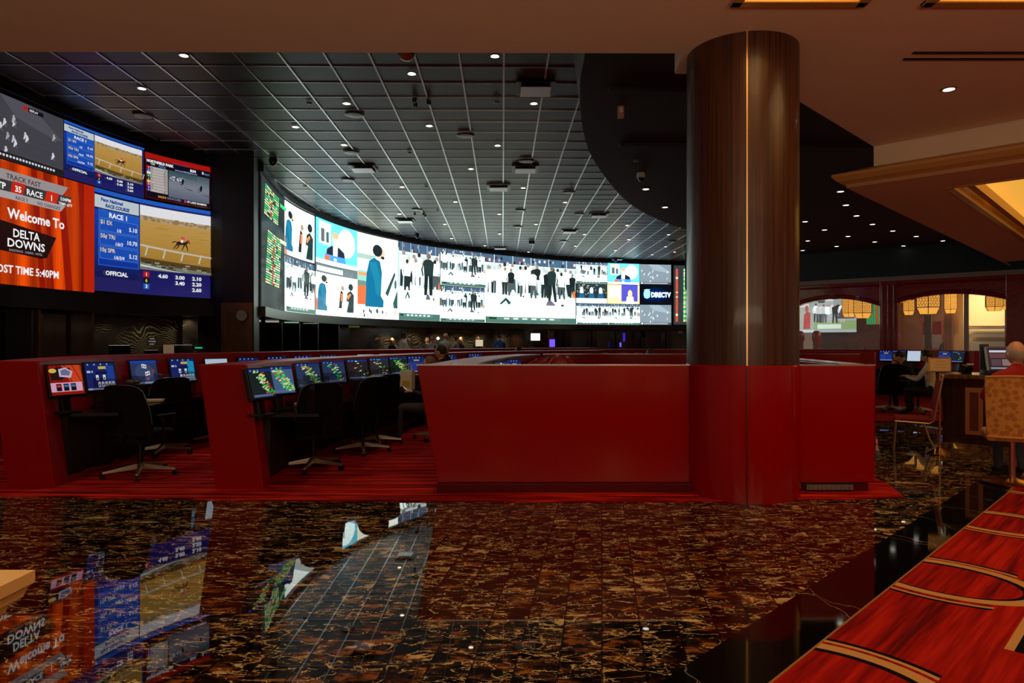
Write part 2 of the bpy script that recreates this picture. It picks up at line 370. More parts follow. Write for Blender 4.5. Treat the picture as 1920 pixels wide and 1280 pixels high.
class Pic:
    """flat artwork of one display; mp(s, t, off) maps 0..1 picture coordinates onto the panel"""
    def __init__(s, mp, W, H, step=None, lay=.00015): s.mp = mp; s.W = W; s.H = H; s.strips = 1 if step is None else 20; s.v = []; s.f = []; s.c = []; s.k = 0; s.step = step or W; s.lay = lay
    def _add(s, pts, faces, col, k=None):
        s.k += 1; off = s.lay*s.k; dw = s.W/s.strips; dx = getattr(s, 'dx', 0)
        pts = [(min(max(a+dx, 0), s.W), min(max(b, 0), s.H)) for a, b in pts]
        for f in faces:                      # cut every face at the panel joints so that all layers bend alike
            q = [pts[i] for i in f]; lo = min(a for a, _ in q); hi = max(a for a, _ in q)
            if hi-lo < 1e-6: continue
            j0 = int(lo/dw+1e-6); j1 = max(j0, int(math.ceil(hi/dw-1e-6))-1)
            for j in range(j0, j1+1):
                r = q
                if j > j0: r = clip(r, j*dw, 1)
                if j < j1: r = clip(r, (j+1)*dw, -1)
                if len(r) < 3: continue
                n0 = len(s.v)
                for a, b in r:
                    w_ = (a-j*dw)/dw; A = s.mp(j/s.strips, b/s.H, off); B = s.mp((j+1)/s.strips, b/s.H, off)
                    s.v.append(tuple(A*(1-w_)+B*w_))
                s.f.append(tuple(range(n0, n0+len(r)))); s.c.append(col)
    def rect(s, a0, b0, a1, b1, col, k=None):
        s._add([(a0,b0),(a1,b0),(a1,b1),(a0,b1)], [(0,1,2,3)], col, k)
    def grad(s, a0, b0, a1, b1, cols, vert=True, n=12):
        for i in range(n):
            t = i/(n-1)*(len(cols)-1); j = min(int(t), len(cols)-2); f = t-j
            c = tuple(cols[j][q]*(1-f)+cols[j+1][q]*f for q in range(3))
            if vert: s.rect(a0, b0+(b1-b0)*i/n, a1, b0+(b1-b0)*(i+1)/n, c, 1)
            else: s.rect(a0+(a1-a0)*i/n, b0, a0+(a1-a0)*(i+1)/n, b1, c, 1)
    def poly(s, pts, col, k=None):
        tr = tessellate_polygon([[Vector((a, b, 0)) for a, b in pts]]); s._add(pts, [tuple(t) for t in tr], col, k)
    def ell(s, a, b, ra, rb, col, n=10, k=None): s.poly([(a+ra*math.cos(2*PI*i/n), b+rb*math.sin(2*PI*i/n)) for i in range(n)], col, k)
    def text(s, t, a, b, h, col, align='l', bold=.012, sx=1.0, slant=0):
        vs, fs, x0, x1 = glyphs(t, bold); wd = (x1-x0)*h*sx
        a -= {'l': 0, 'c': wd/2, 'r': wd}[align]
        s._add([(a+((v.x-x0)*sx+v.y*slant)*h, b+v.y*h) for v in vs], fs, col)
    def build(s, name, m, parent, label=None):
        me = bpy.data.meshes.new(name); me.from_pydata(s.v, [], s.f); me.materials.append(m)
        at = me.color_attributes.new('picture', 'FLOAT_COLOR', 'CORNER')
        buf = []
        for p in me.polygons: buf += [*s.c[p.index], 1.0]*len(p.vertices)
        at.data.foreach_set('color', buf)
        o = bpy.data.objects.new(name, me); COL.objects.link(o); o.parent = parent
        if label: o['label'] = label
        return o
# ------------------------------------------------------------------ the place: curved display walls
def spline(kn, t):
    ks = sorted(kn); n = len(ks)
    if t <= ks[0][0]: a, b = ks[0], ks[1]; return a[1]+(b[1]-a[1])*(t-a[0])/(b[0]-a[0])
    if t >= ks[-1][0]: a, b = ks[-2], ks[-1]; return b[1]+(b[1]-a[1])*(t-b[0])/(b[0]-a[0])
    for i in range(n-1):
        if ks[i][0] <= t <= ks[i+1][0]: break
    p1, p2 = ks[i], ks[i+1]; p0 = ks[i-1] if i else p1; p3 = ks[i+2] if i+2 < n else p2
    h = p2[0]-p1[0]
    m1 = (p2[1]-p0[1])/(p2[0]-p0[0]); m2 = (p3[1]-p1[1])/(p3[0]-p1[0]); x = (t-p1[0])/h
    return (2*x**3-3*x*x+1)*p1[1]+(x**3-2*x*x+x)*h*m1+(-2*x**3+3*x*x)*p2[1]+(x**3-x*x)*h*m2
BIGK = [(487,14.9),(534,17.9),(596,20.5),(668,23.0),(746,25.2),(824,27.1),(908,28.8),(1017,30.8),(1079,31.8),(1198,32.8),(1259,33.1),(1400,33.4),(1500,33.3)]
LEFK = [(-300,8.2),(-120,9.3),(0,10.2),(120,11.43),(268,13.1),(397,14.35),(415,14.5)]
def curve(K, centre):
    def f(px, z, off=0.0):
        d = spline(K, px); d2 = spline(K, px+1)
        p = Vector(((px-960)/F*d, d, z)); q = Vector(((px+1-960)/F*d2, d2, z))
        t = (q-p).normalized(); n = Vector((t.y, -t.x, 0))
        if n.dot(Vector(centre)-p) < 0: n = -n
        return p+n*off
    return f
WB = curve(BIGK, (0, 15, 3)); WL = curve(LEFK, (0, 9, 3))
def span(W, px0, px1, z0, z1, base=0.0):           # picture coordinates spread evenly along the wall
    pts = [px0+(px1-px0)*i/60 for i in range(61)]; ln = [0]
    for i in range(60): ln.append(ln[-1]+(W(pts[i+1], 0)-W(pts[i], 0)).length)
    def mp(s, t, off):
        L = s*ln[-1]; j = 0
        while j < 59 and ln[j+1] < L: j += 1
        f = (L-ln[j])/(ln[j+1]-ln[j]); return W(pts[j]+(pts[j+1]-pts[j])*f, z0+(z1-z0)*t, base+off)
    return mp, ln[-1]
def ribbon(name, W, px0, px1, z0, z1, o0, o1, m, n=40, parent=None, **kw):   # solid curved band between offsets o0 (back) and o1 (front)
    b = MB(); 
    for i in range(n+1):
        px = px0+(px1-px0)*i/n
        b.v += [tuple(W(px, z0, o0)), tuple(W(px, z0, o1)), tuple(W(px, z1, o1)), tuple(W(px, z1, o0))]
    for i in range(n):
        for k in range(4): b.f.append((4*i+k, 4*i+(k+1)%4, 4*i+4+(k+1)%4, 4*i+4+k)); b.m.append(0)
    b.f += [(3,2,1,0), (4*n,4*n+1,4*n+2,4*n+3)]; b.m += [0,0]
    return b.build(name, m, parent, smooth=True, **kw)
S = 'structure'
# walls behind the displays
ribbon('wall_back', WB, 489, 1500, 0, 5.42, -1.6, -1.2, M['wavy'], 60, kind=S)
ribbon('trim_1', WB, 489, 1500, 5.23, 5.4, -1.2, .06, M['black'], 60, kind=S)
ribbon('trim_2', WB, 489, 1500, 2.05, 2.27, -1.2, .10, M['black'], 60, kind=S)
ribbon('wall_left', WL, -300, 414, 0, 5.45, -1.5, -1.1, M['wavy'], 40, kind=S)
ribbon('trim_3', WL, -300, 414, 5.24, 5.42, -1.1, .10, M['blackpanel'], 40, kind=S)
ribbon('trim_4', WL, -300, 414, 2.02, 2.30, -1.1, .12, M['black'], 40, kind=S)

for W_, px_, e_ in ((WL,215,8),(WL,270,8),(WL,330,8),(WL,385,8),(WB,765,36),(WB,810,36),(WB,850,36),(WB,890,36),(WB,930,36),(WB,970,30)):   # small washers under the display trim
    lamp('marble_washer', 'SPOT', tuple(W_(px_, 1.99, -.72)), e_, (1,.84,.56), .03, spot=150)
# ---- small artwork makers
WHT = (1,1,1); BLK = (.004,.004,.005)
SX = 1.0
def man(p, a, b, h, top, legs, head=(.35,.18,.1), rng=random, k=1.0, arms=True):
    w = h*.115*SX; s = rng.uniform(-.4, .4)*w
    p.poly([(a-w*.9,b),(a-w*.3,b),(a-w*.05+s*.2,b+h*.47),(a-w*.8,b+h*.5)], legs)
    p.poly([(a+w*.3+s,b),(a+w*.9+s,b),(a+w*.8,b+h*.5),(a+w*.0,b+h*.47)], legs)
    p.poly([(a-w*.85,b+h*.46),(a+w*.85,b+h*.46),(a+w*1.05,b+h*.8),(a+w*.4,b+h*.86),(a-w*.4,b+h*.86),(a-w*1.05,b+h*.8)], top)
    if arms:
        q = rng.choice((-1, 1))
        p.poly([(a+q*w*.9,b+h*.8),(a+q*w*1.5,b+h*.6),(a+q*w*1.2,b+h*.44),(a+q*w*1.0,b+h*.46),(a+q*w*1.2,b+h*.6)], top)
    p.ell(a, b+h*.93, w*.45, h*.075, head, 8)
def crowd(p, a0, a1, b0, h, n, seed, kk=1.0, wash=2.4):
    rng = random.Random(seed); h *= 1.05
    n = max(4, int(n*2.3/SX))
    for i in range(n):
        a = a0+(a1-a0)*(i+.5+rng.uniform(-.35,.35))/n
        top = rng.choice([(wash,)*3, (wash,)*3, (wash*.8,)*3, (.02,.025,.03), (1.2,1.3,1.35)])
        leg = rng.choice([(.03,.04,.04), (.03,.04,.04), (.12,.13,.14), (wash*.6,)*3])
        man(p, a, b0+rng.uniform(-.04,.06)*h, h*rng.uniform(.85,1.05), top, leg, rng.choice([(.5,.35,.28),(.06,.04,.03),(.9,.8,.75)]), rng)
def field(p, a0, b0, a1, b1, seed, n=9, scorebar=True, wash=2.4):
    W_, H_ = a1-a0, b1-b0; rng = random.Random(seed)
    p.rect(a0, b0, a1, b1, (wash*1.05, wash*1.08, wash*.9))
    p.rect(a0, b0+H_*.42, a1, b0+H_*.86, (wash*.36, wash*.40, wash*.42))
    p.rect(a0, b0+H_*.88, a1, b1, (.10,.16,.28))
    for i in range(n*4):
        a = a0+W_*rng.random(); p.ell(a, b0+H_*rng.uniform(.89,.98), W_*.012, H_*.025, rng.choice([(.02,.03,.06),(.5,.55,.6),(.05,.25,.35),(.3,.1,.1),(1.2,1.2,1.2)]), 6)
    for i in range(5):
        a = a0+W_*(i+.5)/5; p.rect(a, b0+H_*.80, a+W_*.006, b1, (1.2,1.25,1.3))
    p.rect(a0, b0+H_*.86, a1, b0+H_*.878, (1.4,1.5,1.5))
    crowd(p, a0+W_*.02, a1-W_*.02, b0+H_*.45, H_*.42, n, seed+1, wash=wash)
    crowd(p, a0+W_*.02, a1-W_*.02, b0+H_*.40, H_*.42, max(3, n-3), seed+2, wash=wash)
    man(p, a0+W_*.73, b0+H_*.34, H_*.56, (.03,.05,.05), (.02,.03,.03), (.3,.2,.15), rng)        # official in black
    # player stretching on the turf
    a = a0+W_*.15; b = b0+H_*.28
    p.poly([(a,b),(a+W_*.07,b+H_*.10),(a+W_*.13,b+H_*.02),(a+W_*.10,b-.01*H_),(a+W_*.07,b+H_*.05),(a+W_*.02,b-.01*H_)], (.03,.09,.12))
    p.ell(a+W_*.15, b+H_*.13, W_*.025, H_*.09, (2.2,2.2,2.2))
    a = a0+W_*.66; p.poly([(a,b),(a+W_*.02,b+H_*.07),(a+W_*.06,b+H_*.08),(a+W_*.11,b+H_*.02),(a+W_*.10,b)], (.18,.16,.28)); p.ell(a+W_*.19, b+.01*H_, W_*.02, H_*.02, (.03,.08,.12), 8)
    p.poly([(a0+W_*.96,b0+H_*.42),(a0+W_*.995,b0+H_*.42),(a0+W_*.985,b0+H_*.52),(a0+W_*.97,b0+H_*.52)], (1.6,.25,.05))
    if scorebar:
        p.rect(a0, b0, a1, b0+H_*.09, (.10,.22,.19)); p.rect(a0+W_*.03, b0+H_*.045, a0+W_*.83, b0+H_*.085, (.16,.30,.27))
        p.rect(a0+W_*.035, b0+H_*.05, a0+W_*.12, b0+H_*.08, (.01,.08,.02))
        for i in range(6): p.rect(a0+W_*(.2+.1*i), b0+H_*.055, a0+W_*(.255+.1*i), b0+H_*.075, (1.2,1.3,1.25))
def sideman(p, a, b, h, small=False):      # man in a blue shirt seen from the side
    p.poly([(a-.22*h*SX,b),(a+.06*h*SX,b),(a+.07*h*SX,b+.2*h),(a+.03*h*SX,b+.36*h),(a+.04*h*SX,b+.55*h),(a+.01*h*SX,b+.72*h),(a-.08*h*SX,b+.76*h),(a-.16*h*SX,b+.70*h),(a-.20*h*SX,b+.5*h)], (.012,.22,.42))
    p.poly([(a+.03*h*SX,b+.36*h),(a+.09*h*SX,b+.2*h),(a+.2*h*SX,b-.02*h),(a+.14*h*SX,b-.02*h),(a+.02*h*SX,b+.18*h)], (1.6,1.15,.95))
    p.poly([(a-.16*h*SX,b+.68*h),(a-.05*h*SX,b+.70*h),(a+.03*h*SX,b+.40*h),(a+.0*h*SX,b+.18*h),(a-.05*h*SX,b+.2*h),(a-.08*h*SX,b+.4*h)], (.02,.30,.50))
    p.ell(a+.02*h*SX, b+.85*h, .065*h*SX, .09*h, (1.2,.8,.6), 14)
    p.ell(a-.03*h*SX, b+.88*h, .075*h*SX, .095*h, (.02,.03,.035), 12); p.ell(a+.05*h*SX, b+.78*h, .03*h*SX, .025*h, (.03,.03,.03), 8)
def others(p, a, b, h):
    p.poly([(a-.1*h*SX,b),(a+.12*h*SX,b),(a+.13*h*SX,b+.5*h),(a+.05*h*SX,b+.62*h),(a-.03*h*SX,b+.55*h)], (.02,.06,.06)); p.ell(a+.05*h*SX, b+.72*h, .06*h*SX, .1*h, (.02,.03,.03))
    p.poly([(a-.02*h*SX,b+.35*h),(a+.06*h*SX,b+.5*h),(a+.04*h*SX,b+.55*h),(a-.04*h*SX,b+.45*h)], (1.6,.4,.12))
    p.poly([(a-.25*h*SX,b+.1*h),(a-.17*h*SX,b+.1*h),(a-.14*h*SX,b+.55*h),(a-.2*h*SX,b+.6*h)], (.03,.03,.03)); p.ell(a-.15*h*SX, b+.66*h, .04*h*SX, .07*h, (.7,.4,.3))
    p.poly([(a-.2*h*SX,b+.3*h),(a-.14*h*SX,b+.3*h),(a-.14*h*SX,b+.5*h),(a-.19*h*SX,b+.52*h)], (1.5,.35,.12))
    p.poly([(a-.12*h*SX,b),(a-.05*h*SX,b),(a+.0*h*SX,b+.3*h),(a-.05*h*SX,b+.32*h)], (2,1.7,1.5))
def studio(p, a0, b0, a1, b1, sm=False):      # presenter at a desk
    W_, H_ = a1-a0, b1-b0
    p.rect(a0,b0,a1,b1,(.25,1.2,1.6)); p.ell(a0+.75*W_, b0+.6*H_, .2*W_, .35*H_, (2.4,2.6,2.6), 20)
    p.rect(a0+.08*W_, b0+.45*H_, a0+.38*W_, b1-.05*H_, (2.2,2.3,2.2)); p.rect(a0+.13*W_,b0+.5*H_,a0+.22*W_,b0+.8*H_,(.2,.2,.2)); p.rect(a0+.26*W_,b0+.5*H_,a0+.33*W_,b0+.75*H_,(.1,.2,.25))
    p.poly([(a0+.25*W_,b0+.12*H_),(a0+.73*W_,b0+.12*H_),(a0+.70*W_,b0+.36*H_),(a0+.58*W_,b0+.46*H_),(a0+.40*W_,b0+.46*H_),(a0+.28*W_,b0+.36*H_)], (.02,.03,.07))
    p.poly([(a0+.43*W_,b0+.2*H_),(a0+.54*W_,b0+.2*H_),(a0+.55*W_,b0+.5*H_),(a0+.43*W_,b0+.5*H_)], (1.8,1.1,1.0))
    p.ell(a0+.49*W_, b0+.62*H_, .075*W_, .16*H_, (1.9,1.2,.95), 14); p.ell(a0+.49*W_, b0+.72*H_, .075*W_, .08*H_, (1.5,.7,.4), 12)
    p.rect(a0,b0,a1,b0+.10*H_,(2.2,2.4,2.4)); p.rect(a0+.22*W_,b0+.10*H_,a0+.72*W_,b0+.24*H_,(.12,.5,1.8)); p.rect(a0+.22*W_,b0+.10*H_,a0+.34*W_,b0+.22*H_,(1.5,.25,.1)); p.rect(a0+.45*W_,b0+.12*H_,a0+.52*W_,b0+.18*H_,(2,2,2))
def greyplay(p, a0, b0, a1, b1, seed, bg, fg, ticker=True):
    W_, H_ = a1-a0, b1-b0; rng = random.Random(seed)
    p.rect(a0,b0,a1,b1,bg)
    p.poly([(a0+.28*W_,b1),(a0+.62*W_,b1),(a0+.98*W_,b0+.62*H_),(a0+.92*W_,b0+.58*H_),(a0+.45*W_,b0+.72*H_)], tuple(v*1.5 for v in bg))
    for i in range(7): p.poly([(a0,b0+H_*(.1+.12*i)),(a1,b0+H_*(.0+.12*i)),(a1,b0+H_*(.006+.12*i)),(a0,b0+H_*(.106+.12*i))], tuple(v*1.25 for v in bg))
    for (x, y) in [(.15,.5),(.29,.5),(.33,.58),(.43,.62),(.55,.48),(.57,.44),(.36,.38),(.42,.36),(.44,.3),(.34,.15),(.87,.3),(.88,.62),(.07,.68),(.42,.68)]:
        a = a0+W_*x; b = b0+H_*y; f = rng.uniform(.5,1); c = tuple(v*f for v in fg)
        p.ell(a, b+.05*.7*H_, W_*.012, H_*.019, c, 8); p.poly([(a-.025*.7*W_,b-.05*.7*H_),(a+.015*.7*W_,b-.06*.7*H_),(a+.03*.7*W_,b+.02*.7*H_),(a-.01*.7*W_,b+.045*.7*H_)], c)
        p.poly([(a-.03*.7*W_,b-.10*.7*H_),(a-.015*.7*W_,b-.10*.7*H_),(a+.01*.7*W_,b-.04*.7*H_),(a-.02*.7*W_,b-.03*.7*H_)], c); p.poly([(a+.02*.7*W_,b-.12*.7*H_),(a+.035*.7*W_,b-.11*.7*H_),(a+.02*.7*W_,b-.04*.7*H_),(a,b-.05*.7*H_)], tuple(v*.15 for v in fg))
    if ticker:
        p.rect(a0,b0,a1,b0+.11*H_,tuple(v*.25 for v in bg)); p.rect(a0+.04*W_,b0+.025*H_,a0+.10*W_,b0+.09*H_,fg)
        for i in range(22): p.rect(a0+W_*(.13+.035*i), b0+.04*H_, a0+W_*(.13+.035*i+.022), b0+.075*H_, fg)
def horse(p, a, b, s, hood=(.5,.04,.03)):
    dk = (.030,.014,.010)
    p.poly([(a-.42*s,b+.02*s),(a-.20*s,b+.12*s),(a+.1*s,b+.06*s),(a+.28*s,b+.14*s),(a+.40*s,b+.22*s),(a+.34*s,b+.02*s),(a+.24*s,b-.10*s),(a-.1*s,b-.12*s),(a-.30*s,b-.12*s)], dk)
    p.poly([(a+.25*s,b+.02*s),(a+.42*s,b+.30*s),(a+.52*s,b+.25*s),(a+.58*s,b+.05*s),(a+.52*s,b+.0*s),(a+.46*s,b+.12*s),(a+.36*s,b-.04*s)], dk)
    p.poly([(a+.40*s,b+.31*s),(a+.52*s,b+.27*s),(a+.56*s,b+.10*s),(a+.48*s,b+.10*s),(a+.40*s,b+.17*s)], hood)
    p.poly([(a-.38*s,b+.08*s),(a-.60*s,b-.02*s),(a-.78*s,b-.12*s),(a-.6*s,b+.06*s),(a-.42*s,b+.12*s)], dk)
    for pts in ([(-.36,-.05),(-.52,-.28),(-.62,-.45),(-.57,-.46),(-.44,-.28),(-.24,-.1)], [(-.25,-.08),(-.30,-.30),(-.46,-.42),(-.43,-.46),(-.24,-.32),(-.14,-.1)], [(.14,-.08),(.06,-.30),(-.02,-.48),(.03,-.50),(.13,-.3),(.24,-.08)], [(.22,-.08),(.36,-.3),(.38,-.52),(.43,-.52),(.43,-.28),(.32,-.02)]):
        p.poly([(a+x*s,b+y*s) for x, y in pts], dk)
    p.poly([(a-.08*s,b+.08*s),(a+.04*s,b+.02*s),(a+.12*s,b+.22*s),(a-.04*s,b+.32*s)], (1,.9,.9))
    p.poly([(a-.10*s,b+.34*s),(a+.02*s,b+.20*s),(a+.24*s,b+.30*s),(a+.12*s,b+.48*s),(a-.02*s,b+.46*s)], (.62,.10,.09))
    p.ell(a+.19*s, b+.48*s, .07*s, .07*s, (.65,.2,.17), 10)
def race_result(p, g=1.0):     # 270 x 190 units
    c = lambda r, gg, b_, k=1: rgb(r, gg, b_, k*g)
    p.rect(0,0,270,190,c(38,34,96)); p.grad(0,26,100,150,[c(24,28,84),c(22,60,170)]); p.grad(100,0,270,48,[c(34,34,104),c(24,24,96)])
    p.rect(0,182,270,190,c(34,96,200)); p.rect(0,178,100,182,c(10,20,90))
    p.rect(0,155,98,178,c(196,208,214)); p.text('Penn National',14,168,9,c(18,74,160),bold=.05,sx=.95,slant=.1); p.text('RACE COURSE',24,158,9,c(14,56,140),bold=.05,sx=.9,slant=.1)
    p.rect(8,48,98,153,c(32,92,190)); p.grad(10,50,96,150,[c(20,54,160),c(30,90,196)])
    p.text('RACE 1',52,140,13,WHT,'c',.03,1.0)
    for (b0, t1, t2, t3) in ((113,'$1 EX','5.10','1/6'),(87,'50¢ TRI','10.70','1/6/3'),(61,'10¢ SPR','5.12','1/6/3/4')):
        p.rect(11,b0,95,b0+24,c(90,140,220)); p.rect(11.8,b0+.8,94.2,b0+23.2,c(28,80,186))
        p.text(t1,13,b0+13,11,c(250,225,170),'l',.015,.95); p.text(t2,94,b0+7,11,WHT,'r',.02,.95); p.text(t3,54,b0+2,9,WHT,'c',.02,.95,slant=.2)
    # race track video
    v0, v1, h0, h1 = 100, 262, 50, 178
    p.grad(v0,h0,v1,h1-14,[c(160,120,50),c(186,142,66),c(196,156,84)])
    p.rect(v0,h1-20,v1,h1,c(236,236,240)); p.rect(v0,h1-30,v1,h1-20,c(186,160,120))
    rng = random.Random(4)
    for i in range(40): a = rng.uniform(v0, v1-8); p.rect(a,h1-24+rng.uniform(-6,3),a+7,h1-21+rng.uniform(-5,2),c(150,125,88))
    for i in range(26): a = rng.uniform(v0, v1-30); b = rng.uniform(h0+40,h1-36); p.rect(a,b,a+28,b+.8,c(176,134,62))
    p.poly([(v0,h0+24),(v1,h0+16),(v1,h0),(v0,h0)],c(84,66,34)); p.poly([(v0,h0+14),(v1,h0+4),(v1,h0),(v0,h0)],c(120,124,112))
    for i in range(22): a = rng.uniform(v0, v1-12); b = h0+rng.uniform(2,14); p.rect(a,b,a+10,b+3,rng.choice([c(52,44,26),c(150,148,130),c(96,80,48)]))
    p.poly([(v0,h0+10),(v0+90,h0),(v0+80,h0),(v0,h0+6)],c(200,214,214))
    p.poly([(v0,h0+50),(v1,h0+38),(v1,h0+35),(v0,h0+46)],c(196,196,180))
    for i in range(5): a = v0+8+i*38; p.poly([(a+6,h0+47-i*2),(a+9,h0+47-i*2),(a+4,h0+28-i*2),(a+1,h0+28-i*2)],c(200,200,184))
    horse(p, 188, 112, 30)
    p.text('OFFICIAL',22,31,11,WHT,'l',.035,1.1)
    for i, (n_, bc, tc) in enumerate((('1',c(190,24,30),WHT),('6',c(18,16,20),c(240,220,60)),('3',c(30,96,190),WHT))):
        p.rect(106,35-i*12,119,46-i*12,bc); p.text(n_,112.5,37-i*12,9.5,tc,'c',.03)
    for t_, a, b in (('4.60',158,36),('3.00',194,36),('3.40',194,24),('2.10',230,36),('2.20',230,24),('2.60',230,12)): p.text(t_,a,b,10.5,WHT,'r',.035,1.1)
def welcome(p):                # 270 x 190
    c = lambda r, g, b, k=1: rgb(r, g, b, k)
    for i in range(54):
        a = i*5; t = .5+.5*math.sin(i*.62)*math.cos(i*.23+1); cc = tuple(rgb(110,8,4)[k]*(1-t)+rgb(255,84,10,1.0)[k]*t for k in range(3)); p.rect(a,0,a+5,190,cc,1)
    for (x, w_) in ((150,12),(175,6),(205,16),(250,10)): p.poly([(x,0),(x+w_,0),(x+w_*.6-14,190),(x-18,190)],c(150,24,8))
    p.rect(246,0,270,190,c(190,38,8))
    p.dx = -27
    p.poly([(60,176),(238,176),(226,160),(60,160)],c(160,150,150)); p.poly([(60,160),(246,160),(234,143),(60,143)],c(62,58,60)); p.poly([(60,143),(232,143),(222,132),(60,132)],c(176,168,168))
    p.text('TRACK FAST',110,163,11,c(70,40,40),'l',.01,1.1); p.text('MTP',84,146,13,WHT,'l',.03,1.05)
    p.poly([(122,161),(148,161),(142,143),(118,143)],c(206,40,20)); p.text('35',133,146,13,WHT,'c',.03,1)
    p.text('RACE',150,146,13,WHT,'l',.02,1.05); p.poly([(192,161),(218,161),(212,143),(186,143)],c(214,44,20)); p.text('1',202,146,13,WHT,'c',.03)
    p.text('5:04PM',221,151,8,WHT,'l',.02,.95); p.text('TEMP: 62°F',217,143.5,6.5,WHT,'l',.02,.95); p.text('RACE 3',128,134,7.5,c(60,50,60)); p.text('NO CHANGES',172,134,7.5,c(60,50,60))
    p.text('Welcome To',112,103,22,WHT,'l',.028,.98)
    p.poly([(92,98),(212,86),(192,50),(180,47),(84,52)],c(36,16,14))
    p.text('DELTA',150,75,18,WHT,'c',.02,1.0); p.text('DOWNS',150,59,18,WHT,'c',.02,1.1); p.text('RACETRACK . CASINO . HOTEL',149,52,5,c(190,180,180),'c',.0,.95)
    p.text('POST TIME 5:40PM',84,18,17,WHT,'l',.022,.98)
def harness(p):                # 170 x 100
    c = lambda r, g, b, k=1: rgb(r, g, b, k)
    p.rect(0,0,170,100,c(70,8,12)); p.rect(0,86,170,100,c(176,22,14)); p.rect(4,4,162,88,c(16,14,28))
    p.text('TRACK: GOOD',68,88,6,c(60,60,120)); p.text('NORTHFIELD PARK',4,80,8,WHT,'l',.05,.95); p.text('8:04',112,79,8.5,WHT,'l',.04); p.text('0',142,79,8.5,WHT,'l',.04); p.text('FIRST 1',148,78,6,c(120,150,220))
    p.text('WIN',14,75,5,WHT); p.text('POOL',34,73,7,c(120,160,230)); p.text('www.northfieldpark.com',74,74,5.5,c(170,190,240))
    cols = [(206,40,34),(40,80,190),(230,230,220),(30,130,70),(16,16,40),(226,196,60),(200,50,160),(40,40,130),(90,40,140)]
    nums = [('40','58'),('10','262'),('5','428'),('9','305'),('13','304'),('1','703'),('40','69'),('50','52'),('1','1,462')]
    for i in range(9):
        b = 66-i*6.2; p.rect(4,b,56,b+5.6,c(190,182,176)); p.rect(4,b,13,b+5.6,c(*cols[i])); p.text(str(i+1),8.5,b+.6,5,WHT,'c',.02)
        p.text(nums[i][0],15,b+.6,5,c(60,56,60)); p.text(nums[i][1],53,b+.6,5,c(60,56,60),'r')
    p.grad(58,12,160,72,[c(96,104,122),c(128,134,146),c(70,92,100)])
    for i in range(14): p.poly([(60+i*5,60),(62+i*5,60),(62+i*5,71),(60+i*5,71)],c(50,74,84))
    rng = random.Random(3)
    for i in range(22): p.ell(60+i*1.6+rng.uniform(-1,1),56+rng.uniform(-4,3),2.2,1.6,rng.choice([c(220,226,232),c(60,64,76),c(170,180,196)]),7)
    for a, b in ((92,44),(138,36)):
        p.poly([(a-3,b),(a+2,b+2),(a+4,b+12),(a+1,b+16),(a-2,b+11)],c(18,18,26)); p.ell(a-4,b+3,3.2,4.5,c(24,26,40),10); p.ell(a-4,b+3,2.6,3.8,c(110,116,132),10); p.poly([(a,b-4),(a+28,b-8),(a+20,b-9)],c(60,62,76))
    p.text('RACE 8',32,6,6,c(230,180,60),'l',.03); p.text('SCRATCHED:',54,6,6,c(150,150,180)); p.rect(96,5.5,102,10.5,c(200,50,150)); p.text('ST LADS SHAMAN',104,6,6,WHT,'l',.03)
# ------------------------------------------------------------------ left display wall
vw = empty('video_wall', tuple(WL(200, 2.3)), label='curved wall of race channel screens at the left, red and blue pictures', cat='video wall')
def keep(o, root): o.parent = root; o.matrix_parent_inverse = Matrix.Translation(root.location).inverted(); return o
keep(ribbon('housing', WL, -300, 414, 2.30, 5.24, -.35, -.01, M['black'], 40), vw)
PM_L = pic_mat('left_display', .85)
def feed(W, root, px0, px1, z0, z1, UW, UH, fn, m, label, step=12, lay=.00015):
    mp, ln = span(W, px0, px1, z0, z1)
    p = Pic(mp, UW, UH, step, lay); fn(p); return keep(p.build('picture', m, None, label), root)
def A_(p): greyplay(p, 0, 0, 170, 100, 5, rgb(70,68,76), rgb(225,225,230)); p.rect(98,88,128,95,rgb(20,20,22)); p.rect(88,88,97,95,rgb(190,30,30)); p.text('REPLAY',101,89.5,5,WHT)
feed(WL, vw, -60, 119, 4.24, 5.2, 170, 100, A_, PM_L, 'grey football replay picture')
mpB, _ = span(WL, 120, 270, 4.24, 5.2); pB = Pic(mpB, 270, 190, 14); race_result(pB); keep(pB.build('picture', PM_L, None, 'upper smaller picture of a race result with a lone horse'), vw)
feed(WL, vw, 272, 399, 4.26, 5.14, 170, 100, harness, PM_L, 'harness race picture with a red header')
feed(WL, vw, -88, 176, 2.36, 4.22, 270, 190, welcome, PM_L, 'orange welcome picture with white lettering')
feed(WL, vw, 177, 411, 2.40, 4.22, 270, 190, race_result, PM_L, 'lower larger blue picture of a race result with a lone horse')
# ------------------------------------------------------------------ big display wall
bw = empty('video_wall', tuple(WB(900, 2.3)), label='long curved wall of bright white football screens across the back', cat='video wall')
keep(ribbon('housing', WB, 533, 1260, 2.27, 5.23, -.35, -.015, M['black'], 60), bw)
Z0, Z1 = 2.30, 5.20
L6 = .0003
def q1(p):
    k = 2.4
    p.rect(0,52,100,100,(k,k,k*.95)); p.rect(0,52,9,68,(1.5,.3,.1)); sideman(p,24,56,38); others(p,80,54,44)
    field(p,0,0,100,50,11,9,True,2.6)
    studio(p,101,54,220,100); p.rect(100,44,220,54,(.25,.28,.3)); p.rect(104,46,180,51,(2,2.2,2.2))
    p.rect(100,0,220,44,(k,k,k*.93)); p.rect(100,0,220,5,(1.6,1.8,1.8)); p.rect(100,5,112,17,(1.5,.22,.08)); p.rect(100,34,150,40,(k,k*.85,k*.7)); sideman(p,128,5,38); others(p,196,5,40)
SX = 2.8
feed(WB, bw, 534, 668, Z0, Z1, 220, 100, q1, PM_BIG, 'four small pictures of presenters and fans', 8, L6)
